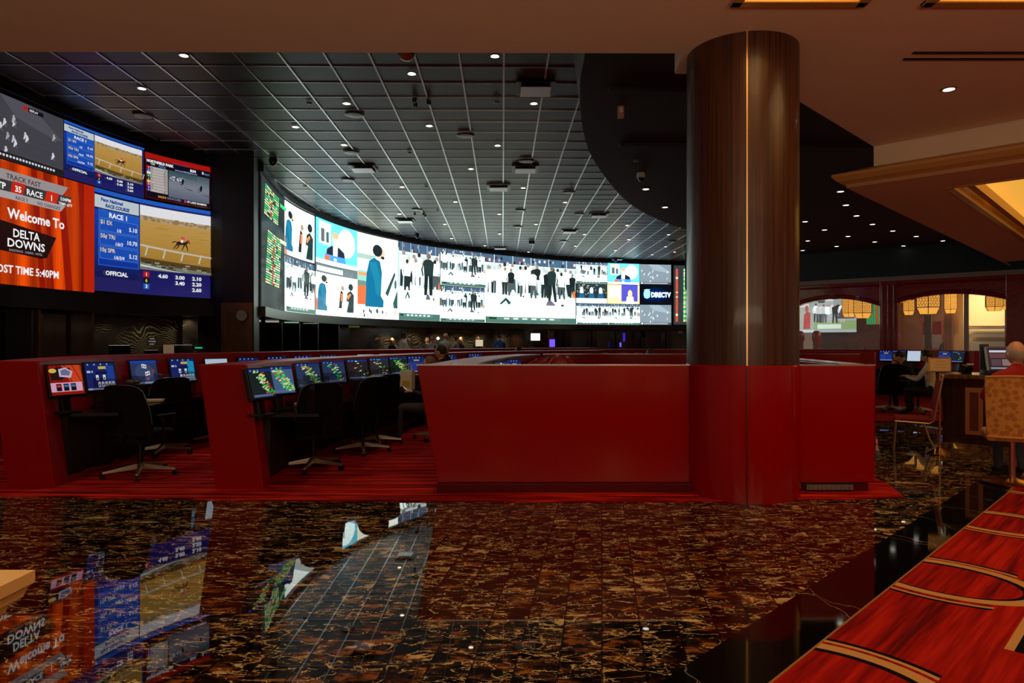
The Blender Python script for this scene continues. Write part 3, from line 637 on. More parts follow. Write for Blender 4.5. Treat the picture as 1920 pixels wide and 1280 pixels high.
def q2(p):
    k = 2.5
    p.rect(0,0,100,100,(k,k*.97,k*.88)); p.rect(0,70,48,76,(.6,.8,.7)); p.rect(0,76,60,100,(k,k*.9,k*.72))
    for i in range(7): p.rect(0,78+3*i,56,78.7+3*i,(1.7,1.5,1.2))
    p.rect(0,44,30,56,(.5,.9,.8)); p.rect(4,50,26,54,(1.6,.5,.2)); p.rect(0,38,34,44,(.25,.35,.3)); p.rect(0,16,26,38,(1.5,.22,.07)); p.rect(0,12,30,16,(2,1.8,1.7))
    p.poly([(70,32),(92,60),(94,56),(80,34),(76,28)],(.05,.12,.12)); p.poly([(88,20),(99,38),(99,14),(90,14)],(.05,.14,.15)); p.ell(94,44,3,6,(.1,.2,.2))
    p.rect(66,58,86,76,(2.2,2.0,1.7)); sideman(p,56,14,78)
    rng = random.Random(2); 
    for i in range(26): p.ell(rng.uniform(2,98),rng.uniform(2,10),2.5,2.5,rng.choice([(1,.8,.7),(2.4,2.4,2.4),(.15,.2,.2)]),6)
SX = 2.0
feed(WB, bw, 668.5, 746, Z0, Z1, 100, 100, q2, PM_BIG, 'large picture of a man in a blue shirt in profile', 8, L6)
SX = 1.9
feed(WB, bw, 746.5, 824, Z0, Z1, 100, 100, lambda p: field(p,0,0,100,100,21,6), PM_BIG, 'football warm-up picture with an official in black', 8, L6)
SX = 1.6
feed(WB, bw, 824.5, 908, Z0, Z1, 100, 100, lambda p: (field(p,0,0,100,49,31,8), field(p,0,50,100,100,31,8)), PM_BIG, 'two stacked pictures of the same football warm-up', 8, L6)
SX = 1.25
feed(WB, bw, 908.5, 1079, Z0, Z1, 170, 100, lambda p: field(p,0,0,170,100,41,10), PM_BIG, 'largest football picture with a player stretching on the turf', 8, L6)
def q6(p):
    field(p,0,66,70,100,51,7); studio(p,70,66,140,100)
    p.rect(0,34,68,65,(.03,.05,.06)); rng = random.Random(8)
    for i in range(40): p.ell(rng.uniform(2,66),rng.uniform(48,64),1.2,1.2,(.6,.5,.4),6)
    for a in (12,34,54): p.ell(a,54,4,6,(1.6,1.6,1.7)); p.poly([(a-7,42),(a+7,42),(a+5,50),(a-5,50)],(.03,.15,.35))
    p.rect(0,34,68,42,(1.4,2.0,2.2)); p.rect(69,34,140,65,(2.2,1.2,.6)); p.rect(100,38,136,65,(.14,.12,.8)); p.rect(73,44,98,62,(2.3,1.7,1.2)); p.poly([(110,34),(128,34),(126,46),(112,46)],(2.2,1.9,1.8)); p.ell(119,50,5,7,(2.2,1.0,.5))
    field(p,0,0,70,33,52,7); field(p,70,0,140,33,53,7)
SX = 1.4
feed(WB, bw, 1079.5, 1198, Z0, Z1, 140, 100, q6, PM_BIG, 'block of six small pictures of football and studio hosts', 8, L6)
def q7(p):
    p.rect(0,0,74,100,(.004,.004,.01)); greyplay(p,1,67,73,100,6,(.34,.38,.45),(1.3,1.4,1.5)); greyplay(p,1,0,73,33,6,(.34,.38,.45),(1.3,1.4,1.5))
    p.ell(36,50,32,12,(.0,.01,.06),24); p.ell(36,50,26,8,(.0,.02,.12),24)
    p.ell(17,51,8,8,(.25,.9,1.8),20)
    for i, b in enumerate((45,48,51,54,57)): p.poly([(10,b),(24,b+.8),(24,b+1.7),(11,b+.9)],(1.8,2.2,2.4))
    p.text('DIRECTV',27,46,11,(1.6,1.8,2.2),'l',.05,1.0)
feed(WB, bw, 1198.5, 1259, Z0, Z1, 74, 100, q7, PM_BIG, 'two grey football pictures above and below a satellite provider logo', 8, L6)
# odds boards
def odds(p, W_, blocks, seed):
    rng = random.Random(seed); p.rect(0,0,W_,100,(.042,.050,.052))
    for (a0, b0, cols, rows, red) in blocks:
        for r in range(rows):
            for c in range(cols):
                if c and rng.random() < .08: continue
                a = a0+c*4.2; b = b0+r*1.95
                col = (1.5,.12,.05) if c == red else ((.05,1.0,.28) if (r//2+c//3) % 2 else (1.3,1.3,.5))
                if rng.random() < .15: col = (1.6,1.6,1.2)
                p.rect(a,b,a+3.3,b+1.2,col)
ob = empty('odds_board', tuple(WB(510, 2.3)), label='dark odds board with green and yellow figures beside the black pilaster', cat='odds board')
keep(ribbon('housing', WB, 489, 533, 2.20, 5.23, -.30, -.015, M['black'], 10), ob)
feed(WB, ob, 490, 533, 2.25, 5.20, 60, 100, lambda p: (odds(p,60,[(8,73,9,12,4),(8,20,9,21,4)],1), p.rect(42,88,57,91,(.05,1,.3)), p.rect(42,58,57,61,(1.4,1.3,.7))), PM_BIG, None, 8, L6)
ob2 = empty('odds_board', tuple(WB(1300, 2.3)), label='green and red odds board at the far right end, half behind the column', cat='odds board')
keep(ribbon('housing', WB, 1262, 1500, 2.27, 5.23, -.30, -.015, M['black'], 20), ob2)
feed(WB, ob2, 1263, 1340, 2.32, 5.18, 60, 100, lambda p: odds(p,60,[(3,5,1,46,0),(14,5,3,46,9),(30,5,5,46,2)],3), PM_BIG, None, 8, L6)
# ------------------------------------------------------------------ floor
HM, HB, HD = EYE+3.9, EYE+2.87, EYE+3.4     # grid ceiling, tan soffit, dark lowered ceiling heights
b = MB(); b.box((2, 15, -.1), (40, 44, .2)); b.build('floor', M['marble'], kind=S)
b = MB(); b.prism([(-16,6.72),(-4.9,6.62),(-2,6.44),(1.3,6.38),(3.75,6.55),(3.95,7.2),(3.95,12.75),(9.5,12.95),(13,16),(16,22),(16,36),(-16,36)], .001, .012)
b.build('floor', M['race_carpet'], kind=S)
e = lambda c, t: ((t+c)/2, (t-c)/2)      # x-y = c, x+y = t
b = MB(); b.prism([e(-1.87,-4), e(-1.87,11.5), (9,11.3), (16,11), (16,-6), (0,-6)], .0, .014)
b.build('floor', M['hall_carpet'], kind=S)
b = MB(); b.prism([e(-2.36,-4), e(-2.36,14.4), e(-1.875,14.0), e(-1.875,-4)], .0, .006); b.build('floor_border', M['black_marble'], kind=S)
# ------------------------------------------------------------------ grid ceiling of the betting hall
b = MB(); b.box((3, 21, HM+.06), (34, 32, .1)); ceil = b.build('ceiling', M['tile'], kind=S)
b = MB(); cg, sg = math.cos(GRID_ROT), math.sin(GRID_ROT)
for i in range(-22, 32):
    x = i*.61+.02; b.box((x*cg-20*sg, x*sg+20*cg, HM+.004), (.026, 32, .02), rz=GRID_ROT)
for j in range(9, 60):
    y = j*.61; b.box((2*cg-y*sg, 2*sg+y*cg, HM+.006), (34, .014, .016), rz=GRID_ROT)
b.build('ceiling_grid', M['tbar'], ceil, label='pale metal ceiling bars')
# dark lowered ceiling with the curved rim
rim = [(.70,6.0),(.73,6.93),(.86,8.12),(.90,9.08),(1.12,10.87),(1.55,12.92),(2.58,16.1),(3.6,18.3),(5.13,20.6),(7.6,23.3),(10.5,26),(10.62,27.35)]
def smooth_pts(pts, n=6):
    out = []
    for i in range(len(pts)-1):
        p0 = pts[max(i-1,0)]; p1 = pts[i]; p2 = pts[i+1]; p3 = pts[min(i+2,len(pts)-1)]
        for k in range(n):
            t = k/n; out.append(tuple(.5*((2*p1[q])+(-p0[q]+p2[q])*t+(2*p0[q]-5*p1[q]+4*p2[q]-p3[q])*t*t+(-p0[q]+3*p1[q]-3*p2[q]+p3[q])*t**3) for q in range(len(p1))))
    return out+[tuple(pts[-1])]
rs = smooth_pts(rim)
b = MB(); b.prism(rs+[(18.2,20.7),(24,15.6),(24,6.0)], HD, HD+.12); b.build('dark_ceiling', M['dark'], kind=S)
b = MB(); n = len(rs)
for i, (x, y) in enumerate(rs):
    t = min(1, i/(n*.35)); off = -.30*(1-t)-.04
    b.v += [(x, y, HD), (x+.04, y, HD+.02), (x+off+.05, y, HM+.02), (x+off, y, HM+.02)]
for i in range(n-1):
    for k in range(4): b.f.append((4*i+k, 4*i+(k+1)%4, 4*i+4+(k+1)%4, 4*i+4+k)); b.m.append(0)
b.build('ceiling_fascia', M['fascia'], smooth=True, kind=S)
# beam line and faint joints on the dark ceiling
b = MB(); b.box((6.6, 11.9, HD-.03), (9.5, .16, .06), rz=.02); b.box((5.9, 9.3, HD-.03), (9.2, .10, .06), rz=.02); b.build('trim_5', M['dark'], kind=S)
# ------------------------------------------------------------------ tan soffit over the walkway (with two lit trays)
b = MB(); z0, z1 = HB, HB+.5
TR = [(1.90, 2.96, 3.3, 5.80), (3.53, 6.4, 3.3, 5.80)]
def slab(x0, y0, x1, y1): b.box(((x0+x1)/2, (y0+y1)/2, (z0+z1)/2), (x1-x0, y1-y0, z1-z0))
slab(-13, -3, 1.90, 5.8); slab(1.90, -3, 14, 3.3); slab(2.96, 3.3, 3.53, 5.8); slab(6.4, 3.3, 14, 5.8)
b.prism([(-13,5.8),(14,5.8),(14,6.9),(8.6,5.9+.9),(5.33,10.1),(2.62,7.38),(1.745,7.35),(1.70,6.83),(-13,6.75)], z0, z1)
b.build('soffit', M['soffit'], kind=S)
for (x0, x1, y0, y1) in TR:
    b = MB(); zt = HB+.42
    for a in (x0, x1): b.box((a, (y0+y1)/2, HB+.0), (.10, y1-y0+.1, .05))
    for a in (y0, y1): b.box(((x0+x1)/2, a, HB+.0), (x1-x0+.1, .10, .05))
    tr = b.build('trim_6', M['goldtrim'], bevel=.012, kind=S)
    b = MB(); b.box(((x0+x1)/2, (y0+y1)/2, zt), (x1-x0, y1-y0, .04)); b.build('lit_panel', M['glow'], kind=S)
# stepped bulkhead at the right, turned 45 degrees
d1 = Vector((.72, -.69)); d2 = Vector((.69, .72))
def q45(c, a, e_): return (c.x+d1.x*a+d2.x*e_, c.y+d1.y*a+d2.y*e_)
C0 = Vector((5.33, 10.1)); zb, zt = EYE+2.26, EYE+2.55
b = MB(); b.prism([q45(C0,0,0), q45(C0,9,0), q45(C0,9,.12), q45(C0,.12,.12), q45(C0,.12,14), q45(C0,0,14)], EYE+2.45, HB+.3)
b.build('trim_7', M['soffit'], kind=S)
b = MB(); C1 = Vector((4.93, 10.1)); H0 = Vector((6.43, 10.08))
def pr(poly): b.prism(poly, zb, zb+.12)
# plate with a rectangular opening
av = Vector((H0.x-C1.x, H0.y-C1.y)); ha = av.dot(d1)/d1.length_squared; he = av.dot(d2)/d2.length_squared
pr([q45(C1,0,0), q45(C1,10,0), q45(C1,10,he), q45(C1,0,he)]); pr([q45(C1,0,he), q45(C1,ha,he), q45(C1,ha,he+12), q45(C1,0,he+12)])
pr([q45(C1,ha,he+8.5), q45(C1,10,he+8.5), q45(C1,10,he+12), q45(C1,ha,he+12)]); pr([q45(C1,ha+3.2,he), q45(C1,10,he), q45(C1,10,he+8.5), q45(C1,ha+3.2,he+8.5)])
b.build('bulkhead', M['bulk'], kind=S)
prof = [(.0, zb+.0), (-.0, zb+.05), (-.10, zb+.09), (-.16, zb+.15), (-.16, zb+.19), (.30, zb+.33)]   # cornice section, outward negative
b = MB(); st = []
for (a_, e_) in ((10, 0), (0, 0), (0, 14.5)):
    row = []
    for o_, z_ in prof:
        if e_ == 0 and a_ == 10: q = q45(C1, 10, o_)
        elif e_ == 0: q = q45(C1, o_, o_)
        else: q = q45(C1, o_, 14.5)
        row.append((*q, z_))
    st.append(row)
k = len(prof)
for row in st: b.v += row
for j in range(2):
    for i in range(k-1): b.f.append((j*k+i, j*k+i+1, (j+1)*k+i+1, (j+1)*k+i)); b.m.append(0)
b.build('cornice', M['cornice'], kind=S)
# lit recessed tray in the bulkhead: gold moulding then a glowing lid
b = MB()
def bar45(a0, e0, a1, e1, z0_, z1_, wd):
    if abs(a1-a0) < .01: b.hexa([(*q45(C1,a0-wd,e0),z0_),(*q45(C1,a0+wd,e0),z0_),(*q45(C1,a0+wd,e1),z0_),(*q45(C1,a0-wd,e1),z0_)],[(*q45(C1,a0-wd,e0),z1_),(*q45(C1,a0+wd,e0),z1_),(*q45(C1,a0+wd,e1),z1_),(*q45(C1,a0-wd,e1),z1_)])
    else: b.hexa([(*q45(C1,a0,e0-wd),z0_),(*q45(C1,a1,e0-wd),z0_),(*q45(C1,a1,e0+wd),z0_),(*q45(C1,a0,e0+wd),z0_)],[(*q45(C1,a0,e0-wd),z1_),(*q45(C1,a1,e0-wd),z1_),(*q45(C1,a1,e0+wd),z1_),(*q45(C1,a0,e0+wd),z1_)])
bar45(ha, he, ha, he+8.5, zb-.01, zb+.2, .05); bar45(ha+.16, he, ha+.16, he+8.5, zb+.10, zb+.26, .05); bar45(ha, he, ha+3.2, he, zb-.01, zb+.3, .04)
bar45(ha+3.2, he, ha+3.2, he+8.5, zb-.01, zb+.3, .05); bar45(ha, he+8.5, ha+3.2, he+8.5, zb-.01, zb+.3, .05)
b.build('trim_8', M['goldtrim'], kind=S)
b = MB(); b.prism([q45(C1,ha,he), q45(C1,ha+3.2,he), q45(C1,ha+3.2,he+8.5), q45(C1,ha,he+8.5)], zb+.42, zb+.46); b.build('lit_panel', M['glow'], kind=S)
# linear slots in the soffit
for i, (y, x0) in enumerate(((6.86, 4.16), (6.70, 4.13))):
    py = 98+i*12; d = F*2.87/(640-py); x0 = ((1712-i*18)-960)/F*d
    b = MB(); b.box(((x0+9)/2, d, HB-.004), (9-x0, .035, .016)); b.build('air_slot', M['black'], label='upper long black air slot in the tan soffit' if i == 0 else 'lower long black air slot in the tan soffit', cat='air vent')
# ------------------------------------------------------------------ black pilaster between the two display walls
b = MB(); b.prism([(-6.03,14.25),(-5.33,14.15),(-5.53,14.95),(-5.9,16),(-7.2,16),(-6.6,14.4)], 0, 5.42)
b.build('wall_pilaster', M['pil'], kind=S)
b = MB(); b.prism([(-6.04,14.22),(-5.35,14.12),(-5.35,14.16),(-6.04,14.26)], 0, 2.3); b.build('pilaster_panel', M['bronze'], kind=S)
b = MB(); b.M = Matrix.Translation((-5.56, 14.11, 2.03)) @ Matrix.Rotation(R(90), 4, 'X'); b.lathe([(.0,0),(.10,0),(.115,.012),(.105,.03),(0,.03)], 24)
b.build('wall_speaker', M['grey'], smooth=True, label='round grey disc on the black pilaster below the screens', cat='wall disc')
# ------------------------------------------------------------------ red wall with arches at the right (45 degrees)
A0 = Vector((10.6, 27.5)); A1 = Vector((18.2, 20.8)); ad = (A1-A0).normalized(); an = Vector((ad.y, -ad.x))   # an: towards the hall? flipped below
if an.dot(Vector((0,0))-A0) < 0: an = -an
AL = (A1-A0).length
def wp(a, o=0): return (A0.x+ad.x*a+an.x*o, A0.y+ad.y*a+an.y*o)
def px2a(px):   # position along the red wall seen at a picture column
    t = (px-960)/F; return (A0.x-t*A0.y)/(t*ad.y-ad.x)
ZT = 3.80
def arch_wall(a0, a1, s, rise, z_spring, zt, th, name, m):
    b = MB(); n = 20; pts = []
    for i in range(n+1):
        t = i/n; a = a0+(a1-a0)*t; z = z_spring+rise*(1-(2*t-1)**2)
        pts.append((a, z))
    for i in range(n):
        (a, z), (a2, z2) = pts[i], pts[i+1]
        b.hexa([(*wp(a,0),z),(*wp(a2,0),z2),(*wp(a2,-th),z2),(*wp(a,-th),z)], [(*wp(a,0),zt),(*wp(a2,0),zt),(*wp(a2,-th),zt),(*wp(a,-th),zt)])
    return b.build(name, m, kind=S), pts
a_l, a_m0, a_m1, a_r0, a_r1 = px2a(1478), px2a(1650), px2a(1683), px2a(1886), px2a(1960)
dm = (A0.y+ad.y*a_m0); zz = lambda px, py: EYE+(640-py)/F*(A0.y+ad.y*px2a(px))
arch_wall(a_l, a_m0, 0, zz(1565,560)-zz(1650,574), zz(1650,574), ZT, .35, 'wall_arch', M['mahog'])
arch_wall(a_m1, a_r0, 0, zz(1780,551)-zz(1684,568), zz(1684,568), ZT, .35, 'wall_arch', M['mahog'])
for n_, (a0, a1) in enumerate(((px2a(1440), a_l), (a_m0, a_m1), (a_r0, AL+3))):
    b = MB(); b.hexa([(*wp(a0,.05),0),(*wp(a1,.05),0),(*wp(a1,-.4),0),(*wp(a0,-.4),0)], [(*wp(a0,.05),ZT),(*wp(a1,.05),ZT),(*wp(a1,-.4),ZT),(*wp(a0,-.4),ZT)])
    w_ = a1-a0
    for f0, f1 in ((.12,.22),(.45,.55),(.78,.88)):
        c0, c1 = a0+w_*f0, a0+w_*f1
        b.hexa([(*wp(c0,.10),0),(*wp(c1,.10),0),(*wp(c1,.05),0),(*wp(c0,.05),0)], [(*wp(c0,.10),ZT-.25),(*wp(c1,.10),ZT-.25),(*wp(c1,.05),ZT-.25),(*wp(c0,.05),ZT-.25)])
    b.build('arch_post', M['mahog'], kind=S, bevel=.015)
b = MB(); b.hexa([(*wp(px2a(1440),.12),ZT-.12),(*wp(AL+3,.12),ZT-.12),(*wp(AL+3,-.1),ZT-.12),(*wp(px2a(1440),-.1),ZT-.12)], [(*wp(px2a(1440),.2),ZT+.03),(*wp(AL+3,.2),ZT+.03),(*wp(AL+3,-.1),ZT+.03),(*wp(px2a(1440),-.1),ZT+.03)])
b.build('trim_9', M['greymould'], kind=S)
b = MB()   # raised mouldings round the arches
for (a0, a1, zs, rz_) in ((a_l, a_m0, zz(1650,574), zz(1565,560)-zz(1650,574)), (a_m1, a_r0, zz(1684,568), zz(1780,551)-zz(1684,568))):
    for off, r_ in ((.05,.035),(.14,.022)):
        b.tube([(*wp(a0+(a1-a0)*i/20,.03), zs+off+rz_*(1-(2*i/20-1)**2)) for i in range(21)], r_, 8)
    b.tube([(*wp(a0,.03), ZT-.25), (*wp(a1,.03), ZT-.25)], .03, 8)
b.build('trim_10', M['mahog'], kind=S, smooth=True)
b = MB(); b.hexa([(*wp(-4,-.02),ZT),(*wp(AL+6,-.02),ZT),(*wp(AL+6,-.3),ZT),(*wp(-4,-.3),ZT)], [(*wp(-4,-.02),HM),(*wp(AL+6,-.02),HM),(*wp(AL+6,-.3),HM),(*wp(-4,-.3),HM)])
b.build('wall_right', mat('blue_black_plaster', rgb(24,30,34), .7), kind=S)
# room behind the arches
b = MB(); b.hexa([(*wp(px2a(1440),-6),0),(*wp(AL+6,-6),0),(*wp(AL+6,-6.2),0),(*wp(px2a(1440),-6.2),0)], [(*wp(px2a(1440),-6),4.2),(*wp(AL+6,-6),4.2),(*wp(AL+6,-6.2),4.2),(*wp(px2a(1440),-6.2),4.2)])
b.build('wall_kitchen', wood('brown_wall', rgb(70,34,18), rgb(110,62,36), .3, (2,2,2)), kind=S)
for n_, (a0, a1) in enumerate(((a_l, a_m0), (a_m1, a_r0))):
    b = MB(); b.hexa([(*wp(a0,-.20),0),(*wp(a1,-.20),0),(*wp(a1,-.21),0),(*wp(a0,-.21),0)], [(*wp(a0,-.20),ZT-.3),(*wp(a1,-.20),ZT-.3),(*wp(a1,-.21),ZT-.3),(*wp(a0,-.21),ZT-.3)])
    b.build('window_%d' % (n_+1), M['glass'], kind=S)
# ------------------------------------------------------------------ the column
CX, CY, CR = 2.30, 6.86, .535
col = empty('column', (CX, CY, 0), label='round dark wood column with a glossy red base wrapped by the red counter', cat='column')
b = MB(); b.lathe([(CR,1.27),(CR,HB)], 72); b.build('shaft', M['wood'], col, smooth=True)
b = MB(); b.lathe([(CR+.012,0),(CR+.012,1.262),(CR,1.275)], 72); b.build('base', M['red'], col, smooth=True)
aa = math.atan2(-CY, -CX)+.085
b = MB(); b.box(((CR+.004)*math.cos(aa), (CR+.004)*math.sin(aa), (1.275+HB)/2), (.02, .014, HB-1.275), rz=aa); b.build('seam', M['seam'], col, label='thin pale metal seam')
b = MB(); b.box(((CR+.016)*math.cos(aa), (CR+.016)*math.sin(aa), .63), (.012, .012, 1.26), rz=aa); b.build('seam', M['reddark'], col)
# ------------------------------------------------------------------ red counters and desk rows
def wall_slab(name_, fpts, thick, lean, gap, m, parent, z0=.0, side=1, squared=True):
    """leaning slab: fpts = top edge of the seat-side face [(x,y,z)], body goes away to the left"""
    fp = smooth_pts(fpts, 5) if len(fpts) > 2 else fpts; b = MB(); n = len(fp)
    for i, p in enumerate(fp):
        a = Vector(fp[max(i-1,0)][:2]); c = Vector(fp[min(i+1,n-1)][:2]); t = (c-a).normalized(); nn = Vector((t.y, -t.x))*side
        if i == 0 and squared: nn = Vector((side, .0))
        x, y, z = p
        b.v += [(x, y, z), (x-nn.x*thick, y-nn.y*thick, z), (x-nn.x*(thick-lean), y-nn.y*(thick-lean), z0), (x+nn.x*lean, y+nn.y*lean, z0)]
    for i in range(n-1):
        for k in range(4): b.f.append((4*i+k, 4*i+(k+1)%4, 4*i+4+(k+1)%4, 4*i+4+k)); b.m.append(0)
    b.f += [(3,2,1,0), (4*n-4,4*n-3,4*n-2,4*n-1)]; b.m += [0,0]
    return b.build(name_, m, parent, bevel=.012), fp
def resample(fp, s):      # point at arc length s with tangent
    L = 0
    for i in range(len(fp)-1):
        a, c = Vector(fp[i]), Vector(fp[i+1]); d = (c-a).length
        if L+d >= s or i == len(fp)-2: return a+(c-a)*((s-L)/d), (c-a).normalized()
        L += d
def along_px(fp, px):
    L = 0
    for i in range(len(fp)-1):
        a, c = Vector(fp[i]), Vector(fp[i+1]); pa = a.x/a.y*F+960; pc = c.x/c.y*F+960
        if (pa-px)*(pc-px) <= 0: return L+(c-a).length*((px-pa)/(pc-pa) if pc != pa else 0)
        L += (c-a).length
    return L
def desk_row(name, fpts, label, thick=.49, lean=.17, s0=.25, s1=None, dz=.74, cat='betting desk', group=None, divs=(), squared=True):
    root = empty(name, (fpts[0][0], fpts[0][1], 0), label=label, cat=cat, group=group)
    o, fp = wall_slab('partition', fpts, thick, lean, 0, M['rednose'], root, .0, squared=squared); keep(o, root)
    L = sum((Vector(fp[i+1])-Vector(fp[i])).length for i in range(len(fp)-1)); s1 = s1 or L
    for nm, m, z0_, z1_, o0, o1, e0 in (('desktop', M['desk'], dz-.035, dz, .02, .66, 0), ('front_panel', M['deskunder'], .02, dz-.035, .10, .16, .0)):
        b = MB(); k = 28
        for i in range(k+1):
            p, t = resample(fp, s0+(s1-s0)*i/k); nn = Vector((t.y, -t.x, 0)).normalized()
            for oo, zz_ in ((o0,z0_),(o1,z0_),(o1,z1_),(o0,z1_)): q = p+nn*oo; b.v.append((q.x, q.y, zz_))
        for i in range(k):
            for q in range(4): b.f.append((4*i+q, 4*i+(q+1)%4, 4*i+4+(q+1)%4, 4*i+4+q)); b.m.append(0)
        b.f += [(3,2,1,0), (4*k,4*k+1,4*k+2,4*k+3)]; b.m += [0,0]
        keep(b.build(nm, m, root), root)
    for s in divs:          # smoked glass dividers
        p, t = resample(fp, s); nn = Vector((t.y, -t.x, 0)).normalized(); ang = math.atan2(nn.y, nn.x)
        q = p+nn*.33; b = MB(); b.box((q.x, q.y, dz+.17), (.44, .008, .34), rz=ang-.5); keep(b.build('divider', M['smoke'], root), root)
    return root, fp
def zg(x, y, g): return (x, y, EYE-g)
rowA, fA = desk_row('betting_desk', [zg(-4.84,7.0,.20), zg(-4.98,8.5,.18), zg(-4.85,10,.18), zg(-4.3,12,.185), zg(-3.0,14.5,.18), zg(-1,17,.18), zg(2.5,19.5,.18)], 'red betting desk row starting at the left edge of the photo', divs=[.75,1.4,2.05,2.75])
rowB, fB = desk_row('betting_desk', [zg(-2.68,6.93,.232), zg(-2.74,8.3,.238), zg(-2.60,9.95,.24), zg(-1.82,13.1,.24), zg(-.3,16.2,.235), zg(2.5,18.3,.23)], 'red betting desk row whose end panel stands between the two nearest black chairs', divs=[.8,1.5,2.2,2.9,3.6,4.3])
rowC, fC = desk_row('betting_desk', [zg(-.42,7.06,.24), zg(-.28,9.0,.24), zg(.0,11,.24), zg(.55,13.0,.24)], 'red betting desk row running back behind the long red counter', divs=())
# end panel noses of rows A and B (front faces flush and slightly taller skin)
# the long red counter front with the polished top edge
ct = empty('red_counter', (1.3, 6.8, 0), label='long glossy red counter front wrapping the base of the column', cat='counter')
b = MB(); zt_ = EYE-.24; yF = 6.80
b.hexa([(-.74,yF-.0,.10),(3.60,yF-.0,.10),(3.60,yF+.24,.10),(-.74,yF+.24,.10)], [(-.945,yF,zt_),(3.60,yF,zt_),(3.60,yF+.24,zt_),(-.945,yF+.24,zt_)])
keep(b.build('front_panel', M['red'], bevel=.01), ct)
b = MB(); b.box((.55, yF+.05, .05), (2.58, .2, .10)); b.box((2.95, yF+.13, .05), (1.2, .2, .10)); keep(b.build('kick_board', M['reddark'], None), ct)
b = MB(); b.hexa([(3.36,yF+.24,.08),(3.60,yF+.24,.08),(3.98,9.7,.08),(3.74,9.7,.08)], [(3.36,yF+.24,zt_),(3.60,yF+.24,zt_),(3.98,9.7,zt_),(3.74,9.7,zt_)]); keep(b.build('return_panel', M['red'], None, bevel=.01), ct)
b = MB(); b.box((1.33, yF+.02, zt_+.006), (4.56, .035, .014)); b.hexa([(3.37,yF+.2,zt_),(3.60,yF+.2,zt_),(3.98,9.7,zt_),(3.75,9.7,zt_)], [(3.37,yF+.2,zt_+.012),(3.60,yF+.2,zt_+.012),(3.98,9.7,zt_+.012),(3.75,9.7,zt_+.012)])
keep(b.build('top_edge', M['ledge'], None), ct)
b = MB(); b.box((3.15, yF+.0, .055), (.46, .03, .05))
for i in range(10): b.box((2.95+i*.044, yF-.018, .055), (.02, .01, .04))
keep(b.build('vent_grille', M['grey'], None), ct)
# counters further back
def back_counter(x0, x1, y, g, label, dx=0):
    root = empty('red_counter', ((x0+x1)/2, y, 0), label=label, cat='counter')
    b = MB(); b.hexa([(x0,y,0),(x1,y+dx,0),(x1,y+dx+.3,0),(x0,y+.3,0)], [(x0,y,EYE-g),(x1,y+dx,EYE-g),(x1,y+dx+.3,EYE-g),(x0,y+.3,EYE-g)]); keep(b.build('front_panel', M['red'], None, bevel=.01), root)
    b = MB(); b.hexa([(x0,y-.01,EYE-g),(x1,y+dx-.01,EYE-g),(x1,y+dx+.05,EYE-g),(x0,y+.05,EYE-g)], [(x0,y-.01,EYE-g+.012),(x1,y+dx-.01,EYE-g+.012),(x1,y+dx+.05,EYE-g+.012),(x0,y+.05,EYE-g+.012)]); keep(b.build('top_edge', M['ledge'], None), root)
    return root
back_counter(.6, 6.6, 13.0, .245, 'glossy red counter front behind the first long red counter')
back_counter(-2.4, 9.5, 19.9, .235, 'low red counter line farthest back in front of the betting windows', .6)
